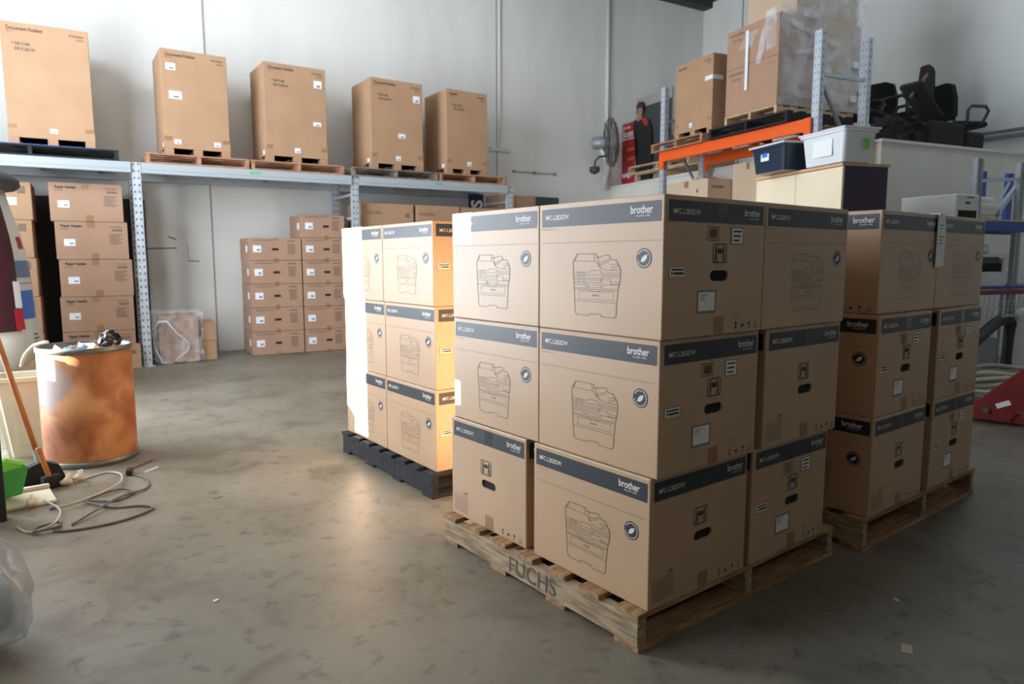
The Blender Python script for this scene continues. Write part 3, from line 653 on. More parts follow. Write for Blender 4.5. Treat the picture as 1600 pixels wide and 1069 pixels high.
# far-left column, mostly hidden
for k, (z0, z1, s1) in enumerate(((1.63, 2.02, -.985), (1.232, 1.628, -1.0), (.82, 1.23, -.985), (.42, .818, -.975), (.004, .418, -.97))):
    nm_ = ('topmost', 'second from top', 'third from top', 'fourth from top', 'bottom')[k]
    r, W, D, H, fn, fl = box_item('feeder_carton', f'brown carton at the far left behind the white tank, {nm_} of its stack', RM, s1 - .68, s1, .15, .75, z0, z1, 'card_rack', 'cartons behind the white tank')
    if k == 0: mb = MB(); mb.rect(W - .25, W - .13, H * .38, H * .38 + .08, fn, .003); mb.build('label', 'label', r)
    mb = MB(); mb.text('Paper Feeder', .055, H - .06, .027, fn, .0025, bold=.03); mb.rect(W - .12, W - .05, H - .12, H - .04, fn, .002); mb.build('small_print', 'ink_soft', r)
box_f = box_item('small_carton', 'small plain brown carton on the floor at the foot of the rack upright', RM, -.46, -.07, -.12, .13, .004, .265, 'card_rack')
mb = MB(); mb.rect(.2, .34, .17, .21, box_f[4], .0025); mb.build('small_print', 'ink_soft', box_f[0])
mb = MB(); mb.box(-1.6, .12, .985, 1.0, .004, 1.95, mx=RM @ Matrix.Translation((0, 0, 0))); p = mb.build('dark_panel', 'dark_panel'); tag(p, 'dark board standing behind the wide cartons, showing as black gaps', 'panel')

# two columns of cartons in the middle bay
def drawer_box(label, s0, s1, z0, z1, handle=True, y0=.30, flap=True):
    r, W, D, H, fn, fl = box_item('flat_carton', label, RM, s0, s1, y0, y0 + .62, z0, z1, 'card_rose', 'flat cartons stacked in the middle rack bay')
    mb = MB(); mb.rect(.045, .145, H * .36, H * .36 + .085, fn, .003); lb = mb.build('label', 'label', r); mb = MB(); mb.rect(.09, .13, H * .36 + .02, H * .36 + .04, fn, .004); mb.build('label_print', 'slate_band', lb)
    if handle: mb = MB(); mb.rect(.275, .355, H * .45, H * .45 + .028, fn, .003); mb.build('hand_slot', 'hole', r)
    mb = MB(); mb.rect(.29, .345, 0.002, .035, fn, .002); mb.rect(.29, .345, H - .03, H - .003, fn, .002); mb.build('tape', 'tape', r)
    mb = MB(); mb.rect(.05, .28, H - .035, H - .025, fn, .002)
    for k in range(6): mb.rect(W - .17, W - .07 - .015 * (k % 2), H - .09 - k * .022, H - .078 - k * .022, fn, .002)
    mb.rect(W - .17, W - .07, H - .045, H - .03, fn, .002); mb.build('small_print', 'ink_soft', r)
    mb = MB(); mb.rect(D - .22, D - .1, H * .36, H * .36 + .085, fl, .003); mb.build('flank_label', 'label', r)
zz = [.004, .30, .605, .905, 1.20, 1.485]
pos = ['bottom', 'second from the floor', 'third from the floor', 'fourth from the floor', 'topmost']
for k in range(5): drawer_box(f'flat brown carton in the left column of the middle bay, {pos[k]}', 1.20 + .003 * k % .01, 1.84, zz[k], zz[k + 1] - .002)
zz2 = [.004, .30, .60, .90, 1.20, 1.495, 1.79]; pos2 = pos[:4] + ['fifth from the floor', 'topmost and standing proud']
for k in range(6): drawer_box(f'flat brown carton in the right column of the middle bay, {pos2[k]}', 1.855, 2.42, zz2[k], zz2[k + 1] - .002, handle=(k != 1))

# cartons in the right bay
for lab, s0, s1, z1, y0 in (('left one of the wide brown cartons in the right rack bay', 2.60, 3.33, 1.955, .12), ('middle one of the wide brown cartons in the right rack bay', 3.37, 4.03, 1.955, .12), ('brown carton in the right rack bay just below the navy sign', 4.04, 4.72, 1.95, .14)):
    for j in range(2):
        z0, z1b = (z1 - .75, z1) if j == 0 else (.45, z1 - .752)
        if j == 1: continue
    r, W, D, H, fn, fl = box_item('wide_carton', lab, RM, s0, s1, y0, y0 + .6, z1 - 1.0, z1, 'card_rack', 'wide cartons in the right rack bay')
    mb = MB(); mb.text('KYOCERA', .05, H - .14, .035, fn, .0025, bold=.02); mb.rect(W - .12, W - .06, H - .18, H - .12, fn, .002); mb.build('lettering', 'ink_soft', r)
    r2 = box_item('wide_carton', lab.replace('one of the wide brown cartons', 'lower wide brown carton').replace('brown carton in the right rack bay just below the navy sign', 'hidden brown carton beneath the one below the navy sign'), RM, s0, s1, y0, y0 + .6, .004, z1 - 1.002, 'card_rack', 'wide cartons in the right rack bay')
# boxes behind the right end
for lab, s0, s1, z0, z1, m_ in (('reddish brown carton behind the right end upright of the grey rack', 4.86, 5.165, 1.2, 2.19, 'card_rose'), ('brown carton right of the rack end, left of a dark crate', 5.18, 5.53, 1.2, 2.195, 'card_rose'), ('dark grey crate at the back wall right of the rack end', 5.53, 5.97, 1.2, 2.19, 'dark_grey')):
    r, W, D, H, fn, fl = box_item('back_carton' if 'dark' not in lab or 'carton' in lab else 'crate', lab, RM, s0, s1, .45, .85, .004, z1, m_, cat='crate' if lab.startswith('dark') else 'carton')
# navy sign
t = thing('letter_sign', 'small navy sign with a sideways white letter S under the rack beam', 'sign', rv(4.66, .80, 2.0), A7)
mb = MB(); mb.box(-.125, .125, 0, .015, -.02, .215); mb.build('sign_board', 'navy', t)
mb = MB(); mb.text('S', .105, -.0, .19, lambda u, v, w_: (u, -w_, v), .002, bold=.03, rot=R90, align='L'); mb.build('letter', 'label', t)

# wrapped cartons by the upright
t = thing('wrapped_load', 'brown cartons loosely wrapped in clear film at the foot of the rack', 'carton', rv(.34, .35, 0), A7)
mb = MB(); mb.box(-.20, .22, -.2, .2, .004, .56, .006); mb.build('carton_body', 'card_rose', t)
mb = MB(); mb.box(-.10, -.045, -.204, -.2, .02, .5); mb.box(-.03, .16, -.204, -.2, .52, .56); mb.build('tape', 'tape', t)
def crumple(mb, x0, x1, y0, y1, z0, z1, amp, n=10):
    bm = mb.bm; r = bmesh.ops.create_cube(bm, size=1)['verts']; fs = list({f for v in r for f in v.link_faces})
    bmesh.ops.subdivide_edges(bm, edges=list({e for f in fs for e in f.edges}), cuts=n, use_grid_fill=True)
    for v in bm.verts:
        p = v.co.copy(); rnd = random.uniform
        v.co = Vector(((x0 + x1) / 2 + p.x * (x1 - x0) + rnd(-amp, amp), (y0 + y1) / 2 + p.y * (y1 - y0) + rnd(-amp, amp), max(z0, (z0 + z1) / 2 + p.z * (z1 - z0) + rnd(-amp, amp))))
    return mb
mb = MB(); crumple(mb, -.25, .26, -.23, .24, .006, .60, .018); mb.build('film_wrap', 'film_thin', t)
mb = MB(); pts = [(-.27, -.25, .40), (-.20, -.27, .50), (-.12, -.27, .50), (-.02, -.28, .36), (.10, -.28, .24), (.09, -.28, .15), (-.10, -.30, .01)]
mb.tube(pts, [.02, .03, .04, .03, .018, .018, .012], 6, flat=.4); mb.tube([(-.27, -.25, .42), (-.26, -.26, .2), (-.18, -.29, .02), (-.08, -.32, .01)], [.03, .02, .03, .035], 6, flat=.4); mb.build('loose_film', 'film', t, smooth=True)
for lab, z0, z1, s0 in (('small brown carton beside the film wrapped load, upper one', .24, .475, .60), ('small brown carton beside the film wrapped load, on the floor', .004, .238, .60)):
    box_item('small_carton', lab, RM, s0, s0 + .16, .2, .5, z0, z1, 'card_rack', 'pair of small cartons by the wrapped load')

# ------------------------------------------------------------ office mezzanine
A13 = math.radians(-13.5)
MM = frame((6.281, 2.1486), A13); MH = 2.497
mb = MB(); mb.box(0, 3.1, 0, 6.2, 0, MH - .03, mx=MM); structure('wall_office', mb, 'office')
mb = MB(); mb.box(-.02, 3.1, -.02, 6.2, MH - .03, MH, mx=MM); structure('trim_5', mb, 'pipe')
def mv(s, o, z): return MM @ Vector((s, o, z))
# ------------------------------------------------------------ orange rack
OM = frame((5.436, 2.4505), A13)
def ov(x, y, z): return OM @ Vector((x, y, z))
orack = thing('orange_rack', 'tall pallet rack with galvanised uprights and orange beams in front of the office wall', 'rack', (5.436, 2.4505, 0), A13)
def upr2(x, y, z1):
    mb = MB(); mb.box(x - .004, x, y - .045, y + .045, 0, z1); mb.box(x, x + .06, y - .045, y - .041, 0, z1); mb.box(x, x + .06, y + .041, y + .045, 0, z1); u = mb.build('upright', 'galv', orack)
    mb = MB(); z = .1
    while z < z1 - .03:
        for s_ in (-.022, .022): mb.rect(y + s_ - .005, y + s_ + .005, z, z + .018, lambda a, b, c: (x - .004 - c, a, b), .001)
        for s_ in (.03,): mb.rect(x + s_ - .006, x + s_ + .006, z, z + .024, lambda a, b, c: (a, y - .045 - c, b), .001)
        z += .075
    mb.build('punched_slots', 'dark_grey', u)
for y in (0, 2.6):
    upr2(0, y, 3.53); upr2(.68, y, 3.53)
    for z in (.5, 1.3, 2.1, 3.10): mb = MB(); mb.bar((.05, y, z), (.7, y, z), .035, .035); mb.build('horizontal_brace', 'galv', orack)
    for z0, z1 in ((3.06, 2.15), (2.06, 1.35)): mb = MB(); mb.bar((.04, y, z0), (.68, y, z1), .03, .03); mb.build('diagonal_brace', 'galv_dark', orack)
for x in (-.03, .72):
    mb = MB(); mb.box(x - .02, x + .025, .05, 2.55, 2.53, 2.66, .004); mb.build('orange_beam', 'orange', orack)
    for y in (.05, 2.55): mb = MB(); mb.box(x - .024, x + .006, y - .045 if y > 1 else y - .04, y + .045, 2.44, 2.665, .003); mb.build('beam_connector', 'orange', orack)
    mb = MB(); mb.box(x - .02, x + .025, .05, 2.55, 1.56, 1.68, .004); mb.build('orange_beam', 'orange', orack)
mb = MB()
mb.box(0, .72, .06, 2.54, 1.681, 1.70); mb.build('shelf_deck', 'wood_pale', orack)
ZO = 2.662
O90 = OM @ Matrix.Rotation(R90, 4, 'Z')     # local frame with its front (-y) facing the rack's +x ... rotated below
OF = OM @ Matrix.Rotation(-R90, 4, 'Z')     # x -> -y(rack), y -> +x(rack): front faces rack -x side
def oy(s): return -s                          # rack y coordinate s equals -x in OF
pallet('rack_pallet', 'orange tinted timber pallet under the tall carton on the orange rack', -2.72, -.1, 1.06, .95, .112, ('wood_red',) * 3, nd=6, nb=3, fr=OF, z=ZO + .001, bt=.016)
pallet('rack_pallet', 'black pallet on the orange beam under the wrapped load', -1.53, -.1, 1.25, 1.0, .125, ('wood_black',) * 3, nd=6, nb=3, fr=OF, z=ZO + .001, bt=.02)
pallet('rack_pallet', 'pale timber pallet stacked on the black one under the film wrapped load', -1.37, .0, .83, 1.2, .115, ('wood_pale',) * 3, nd=6, nb=3, fr=OF, z=ZO + .127, bt=.018)
tall_box('finisher_carton', 'tall tan carton with a white label wrapped round its corner on the orange rack', -2.33, -1.60, 3.73, .62, 'Document', [], [(.30, .12, .06, .06)], fr=OF, zb=ZO + .114, y0=.0, m='card_rack', group=None)
c = bpy.data.objects[-1] if False else None
t = thing('corner_label', 'white label strip taped round the corner of the tall tan carton', 'label', ov(.0, 1.6, 3.42), A13)
mb = MB(); mb.box(-.006, -.002, -.006, .14, 0, .05); mb.box(-.006, .16, -.006, -.002, 0, .05); mb.build('strip', 'label', t)
# wrapped load
WL = thing('wrapped_load', 'big brown cartons shrouded in clear stretch film on the orange rack top', 'carton', ov(.62, .95, ZO + .243), A13)
def wl(x, y, z): return (x - .62, y - .95, z - ZO - .243)
z0 = ZO + .243
for (x0, x1, y0, y1, za, zb_) in ((.0, .55, .54, 1.36, z0, 3.435), (.0, .55, .54, 1.36, 3.437, 3.88), (.56, 1.25, .54, 1.36, z0, 3.30), (.56, 1.25, .54, 1.36, 3.302, 3.72), (.30, 1.25, .60, 1.36, 3.885, 4.35)):
    mb = MB(); a, b = wl(x0, y0, za), wl(x1, y1, zb_); mb.box(a[0], b[0], a[1], b[1], a[2], b[2], .006); mb.build('carton', 'card_pale' if x0 > .2 else 'card_rose', WL)
mb = MB(); a, b = wl(.56, .545, 3.722), wl(1.25, 1.36, 3.883); mb.box(a[0], b[0], a[1], b[1], a[2], b[2], .006); mb.build('carton', 'card_pale', WL)
fo = lambda u, v, w_: (wl(0, 0, 0)[0] - w_, wl(0, 1.36, 0)[1] - u, v - z0)
mb = MB()
for zt in (3.88, 3.435):
    mb.text('Document Finisher', .05, zt - .075, .03, fo, .002, bold=.02, sx=.7); mb.text('DF-7140', .10, zt - .15, .035, fo, .002, bold=.02, sx=.8); mb.text('KYOCERA', .78, zt - .08, .02, fo, .002, align='R')
mb.build('lettering', 'ink_soft', WL)
mb = MB(); a, b = wl(.02, .50, z0 - .02), wl(1.30, .53, 3.95)
def sheet(mb, p00, du, dv, nu, nv, amp, nrm):
    V = [[mb.bm.verts.new(Vector(p00) + Vector(du) * i / nu + Vector(dv) * j / nv + Vector(nrm) * random.uniform(-amp, amp)) for j in range(nv + 1)] for i in range(nu + 1)]
    for i in range(nu):
        for j in range(nv): mb.bm.faces.new((V[i][j], V[i + 1][j], V[i + 1][j + 1], V[i][j + 1]))
sheet(mb, wl(-.005, .522, z0), (1.27, 0, 0), (0, 0, 1.42), 22, 24, .009, (0, 1, 0)); sheet(mb, wl(1.268, .53, z0), (0, .84, 0), (0, 0, 1.42), 12, 20, .009, (1, 0, 0)); mb.build('film_wrap', 'film', WL, smooth=True)
mb = MB(); sheet(mb, wl(-.012, .56, 3.52), (0, .16, 0), (0, .02, .42), 4, 8, .01, (1, 0, 0)); sheet(mb, wl(-.012, .78, 3.40), (0, .10, 0), (0, -.15, .52), 3, 8, .01, (1, 0, 0)); sheet(mb, wl(-.014, .93, 3.62), (0, .22, 0), (0, -.10, .16), 4, 4, .01, (1, 0, 0)); mb.build('loose_film', 'film', WL, smooth=True)
mb = MB()
for k in range(9):
    zc = 3.0 + .15 * k; x0_ = random.uniform(0, .5); L_ = random.uniform(.4, .7); sheet(mb, wl(x0_, .510, zc), (L_, 0, random.uniform(-.18, .18)), (0, 0, random.uniform(.03, .09)), 8, 2, .003, (0, 1, 0))
mb.build('film_bands', 'film', WL, smooth=True)
mb = MB(); a = wl(-.016, .985, 3.15); mb.box(a[0] - .003, a[0], a[1], a[1] + .045, a[2], a[2] + .66); mb.build('white_strap', 'label', WL)
mb = MB()
for x, z in ((1.12, 3.40), (1.10, 3.02)): a = wl(x, .51, z); mb.box(a[0], a[0] + .09, a[1] - .003, a[1], a[2], a[2] + .07)
mb.build('label', 'label', WL)
# cartons on lower rack level
def obox(label, y0, y1, x0, x1, z0_, z1_, m, text=None):
    r, W, D, H, fn, fl = box_item('carton', label, OF, -y1, -y0, x0, x1, z0_, z1_, m, 'cartons on the lower level of the orange rack')
    fr_ = lambda u, v, t_: (W / 2 + t_, -D / 2 + u, v)
    if text: mb = MB(); mb.text(text, .06, H - .12, .03, fr_, .002, bold=.02); mb.build('lettering', 'ink', r)
    mb = MB(); mb.rect(W * .45, W * .55, H - .09, H - .004, fn, .002); mb.build('tape', 'tape', r)
    mb = MB(); mb.rect(W * .75, W * .78, H - .17, H - .12, fn, .002); mb.build('small_print', 'ink', r)
obox('tan carton with dark lettering on its right side left of the beech cabinet', 1.66, 2.50, .02, .46, 1.702, 2.23, 'card_pale', 'KYOCERA')
obox('pale carton just behind the lettered one on the orange rack lower level', 2.30, 2.52, .47, .70, 1.702, 2.34, 'card_pale')
obox('pale carton with brown tape tucked under the orange beam by the dark tub', 1.10, 1.64, .40, .70, 1.702, 2.41, 'card_pale')
# ------------------------------------------------------------ beech cabinet and tubs
CM = frame((3.9247, 1.3558), -.37745)
t = thing('storage_cabinet', 'beech fronted storage cabinet with dark purple end panel, two tubs on it', 'cabinet', CM @ Vector((.225, .554, 0)), -.37745)
mb = MB(); mb.box(-.235, .235, -.564, .564, 1.94, 1.963, .002); mb.build('cabinet_top', 'beech_edge', t)
mb = MB(); mb.box(-.20, .222, -.552, -.534, .0, 1.94); mb.box(-.20, .222, .534, .552, .0, 1.94); mb.build('end_panel', 'purple', t)
mb = MB(); mb.box(-.20, .22, -.534, .534, .06, 1.935); mb.build('carcass', 'melamine', t)
for y0, y1 in ((-.553, -.002), (.002, .553)): mb = MB(); mb.box(-.222, -.202, y0, y1, .06, 1.935, .001); mb.build('door', 'melamine', t)
mb = MB(); mb.box(-.2, .2, -.53, .53, 0, .06); mb.build('plinth', 'purple', t)
def tub(name, label, lx, ly, rz, L, Wd, H, m, lidm, z=1.964):
    p = CM @ Vector((lx, ly, 0)); r = thing(name, label, 'storage tub', (p.x, p.y, z), -.37745 + rz)
    bm = bmesh.new(); k = .86
    def ring(l, w_, zz, rr=.03):
        out = []
        for cx, cy, a0 in ((l / 2 - rr, w_ / 2 - rr, 0), (-l / 2 + rr, w_ / 2 - rr, 90), (-l / 2 + rr, -w_ / 2 + rr, 180), (l / 2 - rr, -w_ / 2 + rr, 270)):
            for q in range(4): a = math.radians(a0 + q * 30); out.append(bm.verts.new((cx + rr * math.cos(a), cy + rr * math.sin(a), zz)))
        return out
    rs = [ring(L * k, Wd * k, 0), ring(L * .97, Wd * .97, H - .02), ring(L + .02, Wd + .02, H - .02), ring(L + .02, Wd + .02, H)]
    inn = [ring(L * .95, Wd * .95, H), ring(L * k * .97, Wd * k * .97, .006)]
    bm.faces.new(rs[0][::-1])
    for a, b in zip(rs + inn, (rs + inn)[1:]):
        for i in range(len(a)): bm.faces.new((a[i], a[(i + 1) % len(a)], b[(i + 1) % len(a)], b[i]))
    bm.faces.new(inn[1])
    b = MB(); b.bm = bm; b.build('tub_body', m, r)
    mb = MB(); mb.box(-L / 2 - .015, L / 2 + .015, -Wd / 2 - .015, Wd / 2 + .015, H + .001, H + .016, .004); mb.build('tub_lid', lidm, r)
    return r
tw = tub('storage_tub', 'translucent white storage tub on the beech cabinet, right of the dark one', .095, .17, 0, .33, .50, .25, 'tub_clear', 'tub_clear')
mb = MB(); mb.box(-.163, -.160, -.12, .10, .06, .19); mb.build('paper_sheet', 'label', tw)
mb = MB(); mb.box(.02, .075, -.247, -.243, .10, .18); mb.build('green_label', 'lime', tw)
mb = MB(); mb.box(-.14, .12, -.2, .2, .008, .15, .01); mb.build('contents', 'white_plastic', tw)
td = tub('storage_tub', 'dark blue storage tub with a pale lid at the left of the white tub', -.03, .70, 0, .33, .46, .22, 'tub_dark', 'white_plastic')
mb = MB(); mb.box(-.158, -.155, -.02, .09, .10, .16); mb.build('label', 'label', td)
mb = MB(); mb.box(-.1605, -.158, .0, .07, .13, .165); mb.build('blue_label', 'blue_band', td)

# ------------------------------------------------------------ fan, display board, pallets and chairs on the office roof
fp = WM @ Vector((6.18, -.40, 3.12)); t = thing('wall_fan', 'grey industrial fan in a round wire cage on a white bracket', 'fan', WM @ Vector((6.4, -.06, 2.5)), A7)
def fl_(s, o, z): return Vector((s - 6.4, o + .06, z - 2.5))
ctr = fl_(6.22, -.48, 3.16); ax = Vector((.80, -.55, .05)).normalized(); ux = Vector((0, 0, 1)).cross(ax).normalized(); uy = ax.cross(ux)
mb = MB()
def circ(r_, d, n=36): return [ctr + ax * d + (ux * math.cos(2 * math.pi * k / n) + uy * math.sin(2 * math.pi * k / n)) * r_ for k in range(n)]
for r_, d in ((.40, 0), (.39, .06), (.33, .10), (.25, .125), (.16, .14), (.33, -.06), (.22, -.085), (.12, -.09)): mb.tube(circ(r_, d), .006 if r_ < .39 else .011, 6, closed=True)
for k in range(32):
    a = 2 * math.pi * k / 32; q = ux * math.cos(a) + uy * math.sin(a)
    mb.tube([ctr + ax * .145 + q * .05, ctr + ax * .125 + q * .25, ctr + ax * .06 + q * .39, ctr + q * .40, ctr - ax * .06 + q * .33, ctr - ax * .09 + q * .1], .0035, 5)
mb.build('cage', 'wall_metal', t)
for k in range(3):
    a = 2 * math.pi * k / 3 + .4; q = ux * math.cos(a) + uy * math.sin(a); q2 = ux * math.cos(a + .9) + uy * math.sin(a + .9); mb = MB()
    A_, B_, C_, D_2 = ctr + q * .05 + ax * .03, ctr + q * .33 + ax * .04, ctr + q2 * .34 - ax * .01, ctr + q2 * .06 - ax * .02
    th = ax * .006; vs = [mb.bm.verts.new(v) for v in (A_, B_, C_, D_2, A_ + th, B_ + th, C_ + th, D_2 + th)]
    for f in ((0, 1, 2, 3), (4, 7, 6, 5), (0, 4, 5, 1), (1, 5, 6, 2), (2, 6, 7, 3), (3, 7, 4, 0)): mb.bm.faces.new([vs[i] for i in f])
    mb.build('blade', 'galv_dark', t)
mb = MB(); mb.tube([ctr - ax * .04, ctr - ax * .10, ctr - ax * .28, ctr - ax * .30], [.10, .11, .10, .06], 16); mb.build('motor', 'galv_dark', t, smooth=True)
mb = MB(); mb.tube([ctr - ax * .15 + Vector((0, 0, -.08)), fl_(6.36, -.3, 2.8), fl_(6.42, -.10, 2.55), fl_(6.5, -.03, 2.45)], .035, 8); mb.build('bracket', 'pipe', t, smooth=True)
mb = MB(); mb.tube([ctr + Vector((-.05, 0, -.22)), ctr + Vector((-.22, 0, -.25)), ctr + Vector((-.30, 0, -.32)), ctr + Vector((-.31, 0, -.44))], .016, 8); mb.tube([ctr + Vector((-.31, 0, -.42)), ctr + Vector((-.31, 0, -.50)), ctr + Vector((-.31, 0, -.54))], [.085, .085, .02], 14); mb.build('spotlight_arm', 'dark_grey', t, smooth=True)

def mzf(s, off=.2): return mv(off, s, 0)
# standing display with a photo of a person: flat printed board
t = thing('display_board', 'red upright banner with white lettering leaning on the back wall above the office', 'banner', mv(.2, 5.0, MH + .001), A13 - R90)
# local x runs toward camera-right (decreasing s): use s0=5.35 -> x=-.35
fb = lambda u, v, w_: (u, -w_, v)
mb = MB(); mb.box(-.36, .30, 0, .03, .0, 1.08); mb.build('banner_panel', 'red_board', t)
mb = MB(); mb.text('Be the', -.33, .98, .06, fb, .003, bold=.02); mb.text('Joon', -.33, .84, .12, fb, .003, bold=.04, sx=1.0); mb.rect(-.33, .1, .795, .815, fb, .003); mb.text('amigos', -.32, .16, .08, fb, .003, bold=.05); mb.build('lettering', 'label', t)
mb = MB()
for k in range(3): mb.poly([(-.08 + (.16 - .03 * k) * math.cos(a * math.pi / 12), .62 - .16 * k + .03 * math.sin(a * math.pi / 12)) for a in range(24)], fb, .003)
mb.build('motif', 'orange', t)
t = thing('person_cutout', 'printed cutout of a person in black clothes with a red scarf, hand on chin', 'cutout', mv(.12, 4.46, MH + .001), A13 - R90)
mb = MB(); mb.box(-.45, .55, .05, .08, .0, 1.42); mb.build('backing_board', 'board_back', t)
mb = MB(); mb.box(-.18, .55, .035, .049, .3, 1.25); mb.build('black_board', 'dark_grey', t)
bodyp = [(-.30, .0), (-.26, .5), (-.30, .75), (-.42, 1.0), (-.40, 1.06), (-.22, 1.08), (-.12, 1.04), (.02, 1.0), (.10, .8), (.12, .4), (.10, 0)]
mb = MB(); mb.prism(bodyp, fb, .012); mb.build('person', 'black', t)
mb = MB(); mb.prism([(-.24 + .075 * math.cos(a * math.pi / 9), 1.18 + .105 * math.sin(a * math.pi / 9)) for a in range(18)], fb, .014); mb.prism([(-.34, 1.05), (-.26, 1.10), (-.20, 1.12), (-.16, 1.06), (-.28, 1.02)], fb, .016); mb.build('face', 'skin', t)
mb = MB(); mb.prism([(-.33, 1.16), (-.335, 1.28), (-.26, 1.34), (-.16, 1.32), (-.12, 1.22), (-.15, 1.14), (-.18, 1.23), (-.30, 1.24)], fb, .018); mb.prism([(-.275, 1.195), (-.25, 1.20), (-.25, 1.19)], fb, .018); mb.prism([(-.225, 1.195), (-.20, 1.20), (-.20, 1.19)], fb, .018); mb.build('hair', 'hair', t)
mb = MB(); mb.prism([(-.20, 1.06), (-.06, 1.04), (.0, .98), (-.02, .90), (-.10, .94)], fb, .016); mb.build('scarf', 'red_board', t)
# pale pallets lying on the office roof edge
PF = MM @ Matrix.Rotation(-R90, 4, 'Z')
pallet('stacked_pallet', 'pale timber pallet lying on the office roof, lower one', -4.68, .03, 1.65, .9, .14, ('wood_pale',) * 3, nd=6, nb=3, fr=PF, z=MH + .001, bt=.02)
pallet('stacked_pallet', 'pale timber pallet lying on the office roof, upper one jutting left', -4.85, .0, 1.60, .9, .13, ('wood_pale',) * 3, nd=6, nb=3, fr=PF, z=MH + .142, bt=.025)

def office_chair(label, s, off, z, rz, tilt=0, scale=1):
    p = MM @ Vector((s, off, 0)); r = thing('office_chair', label, 'chair', (p.x, p.y, z), 0, 'black office chairs piled on the office roof', rot=(tilt, 0, A13 + rz)); r.scale = (scale,) * 3
    mb = MB(); pf = []
    mb.box(-.24, .24, -.24, .24, .42, .50, .035); mb.build('seat', 'black_fabric', r)
    mb = MB(); q = [(-.21, .56), (-.23, .80), (-.19, .98), (-.10, 1.02), (.10, 1.02), (.19, .98), (.23, .80), (.21, .56), (.12, .52), (-.12, .52)]
    mb.prism(q, lambda u, v, w_: (u, .22 + w_ + (v - .5) * .12, v), .07); mb.build('backrest', 'black_fabric', r)
    mb = MB(); mb.bar((0, .20, .44), (0, .30, .65), .06, .02); mb.build('back_bar', 'black', r)
    for sx in (-1, 1):
        mb = MB(); mb.tube([(sx * .22, .12, .45), (sx * .29, .14, .48), (sx * .30, .15, .62), (sx * .30, .10, .68), (sx * .30, -.12, .68), (sx * .30, -.17, .62), (sx * .28, -.1, .46), (sx * .2, -.08, .44)], .022, 8); mb.build('armrest', 'dark_grey', r, smooth=True)
    mb = MB(); mb.tube([(0, 0, .10), (0, 0, .42)], .028, 10); mb.build('gas_column', 'steel', r)
    for k in range(5):
        a = 2 * math.pi * k / 5; mb = MB(); mb.tube([(0, 0, .11), (.28 * math.cos(a), .28 * math.sin(a), .075)], [.03, .018], 8); mb.tube([(.28 * math.cos(a), .28 * math.sin(a) - .02, .026), (.28 * math.cos(a), .28 * math.sin(a) + .02, .026)], .026, 10); mb.build('base_leg', 'black', r)
    return r
office_chair('black office chair on the office roof nearest the orange rack', .60, .78, MH + .001, .3, 0, .93)
office_chair('black office chair with arms leaning in the middle of the pile on the office roof', 1.50, .85, MH + .03, 3.5, .10, 1.0)
office_chair('black office chair behind and right of the middle one on the office roof', 1.95, 1.45, MH + .02, 1.8, 0, 1.0)
office_chair('rightmost black office chair of the pile on the office roof', 2.36, .72, MH + .001, 1.3, 0, .92)
t = thing('chair_parts', 'heap of dismantled black chair seats and bases on the office roof edge', 'chair parts', mv(1.2, .25, MH + .001), A13)
mb = MB(); crumple(mb, -.85, -.35, -.15, .15, .0, .30, .03, 5); crumple2 = mb.build('lower_seats', 'black_fabric', t)
mb = MB(); mb.box(-.32, .35, -.15, .18, .0, .30, .05); mb.build('seat', 'black_fabric', t)
mb = MB(); mb.box(-.25, .30, -.12, .15, .0, .06, .02, mx=Matrix.Translation((-.28, 0, .52)) @ Matrix.Rotation(.7, 4, 'Y')); mb.build('backrest', 'black_fabric', t)
mb = MB(); mb.box(.38, .72, -.15, .18, .0, .22, .05); mb.build('seat', 'black_fabric', t)
mb = MB(); mb.bar((-.45, 0, .55), (-.12, .05, .85), .02, .03); mb.build('wooden_stick', 'wood_end', t)
# pipes on the right wall
mb = MB()
for z, r_ in ((2.83, .022), (2.76, .03)):
    mb.tube([WM @ Vector((8.74, -4.3, z)), WM @ Vector((8.74, -7.2, z))], r_, 8)
p = mb.build('wall_pipes', 'galv_dark', smooth=True); tag(p, 'pair of thin grey pipes running along the right wall above the office', 'pipe')

# ------------------------------------------------------------ right-hand storage corner
def mp(s, off, z): return MM @ Vector((s, -off, z))
sr = thing('storage_rack', 'grey and blue steel rack at the far right holding white printers', 'rack', mp(.4, .7, 0), A13)
def sl(s, off, z): return Vector((s - .4, -(off - .7), z))
for s_ in (.085, .76):
    mb = MB(); c = sl(s_, 1.0, 0); mb.box(c.x - .045, c.x - .005, c.y - .02, c.y + .02, 0, 2.16); mb.box(c.x + .005, c.x + .045, c.y - .02, c.y + .02, 0, 2.16); mb.box(c.x - .045, c.x + .045, c.y + .018, c.y + .024, 0, 2.16); mb.build('upright', 'galv_dark', sr)
for s_ in (.95, 1.42):
    mb = MB(); c = sl(s_, .5, 0); mb.box(c.x - .05, c.x + .05, c.y - .02, c.y + .02, 1.592, 2.14); mb.build('blue_upright', 'blue', sr)
    mb = MB(); mb.box(c.x - .03, c.x + .03, c.y - .02, c.y + .02, 0, .90); mb.build('rear_leg', 'galv_dark', sr)
for a_, b_, w_ in ((sl(.1, 1.0, 1.95), sl(.76, 1.0, 2.0), .03), (sl(.76, .97, 1.93), sl(.42, .97, 1.62), .04), (sl(.95, .5, 2.08), sl(1.42, .5, 2.08), .02), (sl(1.38, .53, 2.04), sl(1.05, .53, 1.6), .02)): mb = MB(); mb.bar(a_, b_, w_, w_); mb.build('brace', 'galv', sr)
mb = MB(); c0, c1 = sl(.03, 1.02, 0), sl(1.6, 1.02, 0); mb.box(c0.x, c1.x, c0.y - .02, c0.y + .02, 1.475, 1.575, .004); mb.box(c0.x, c1.x, c0.y + .5, c0.y + .54, 1.475, 1.575, .004); mb.build('blue_beam', 'blue', sr)
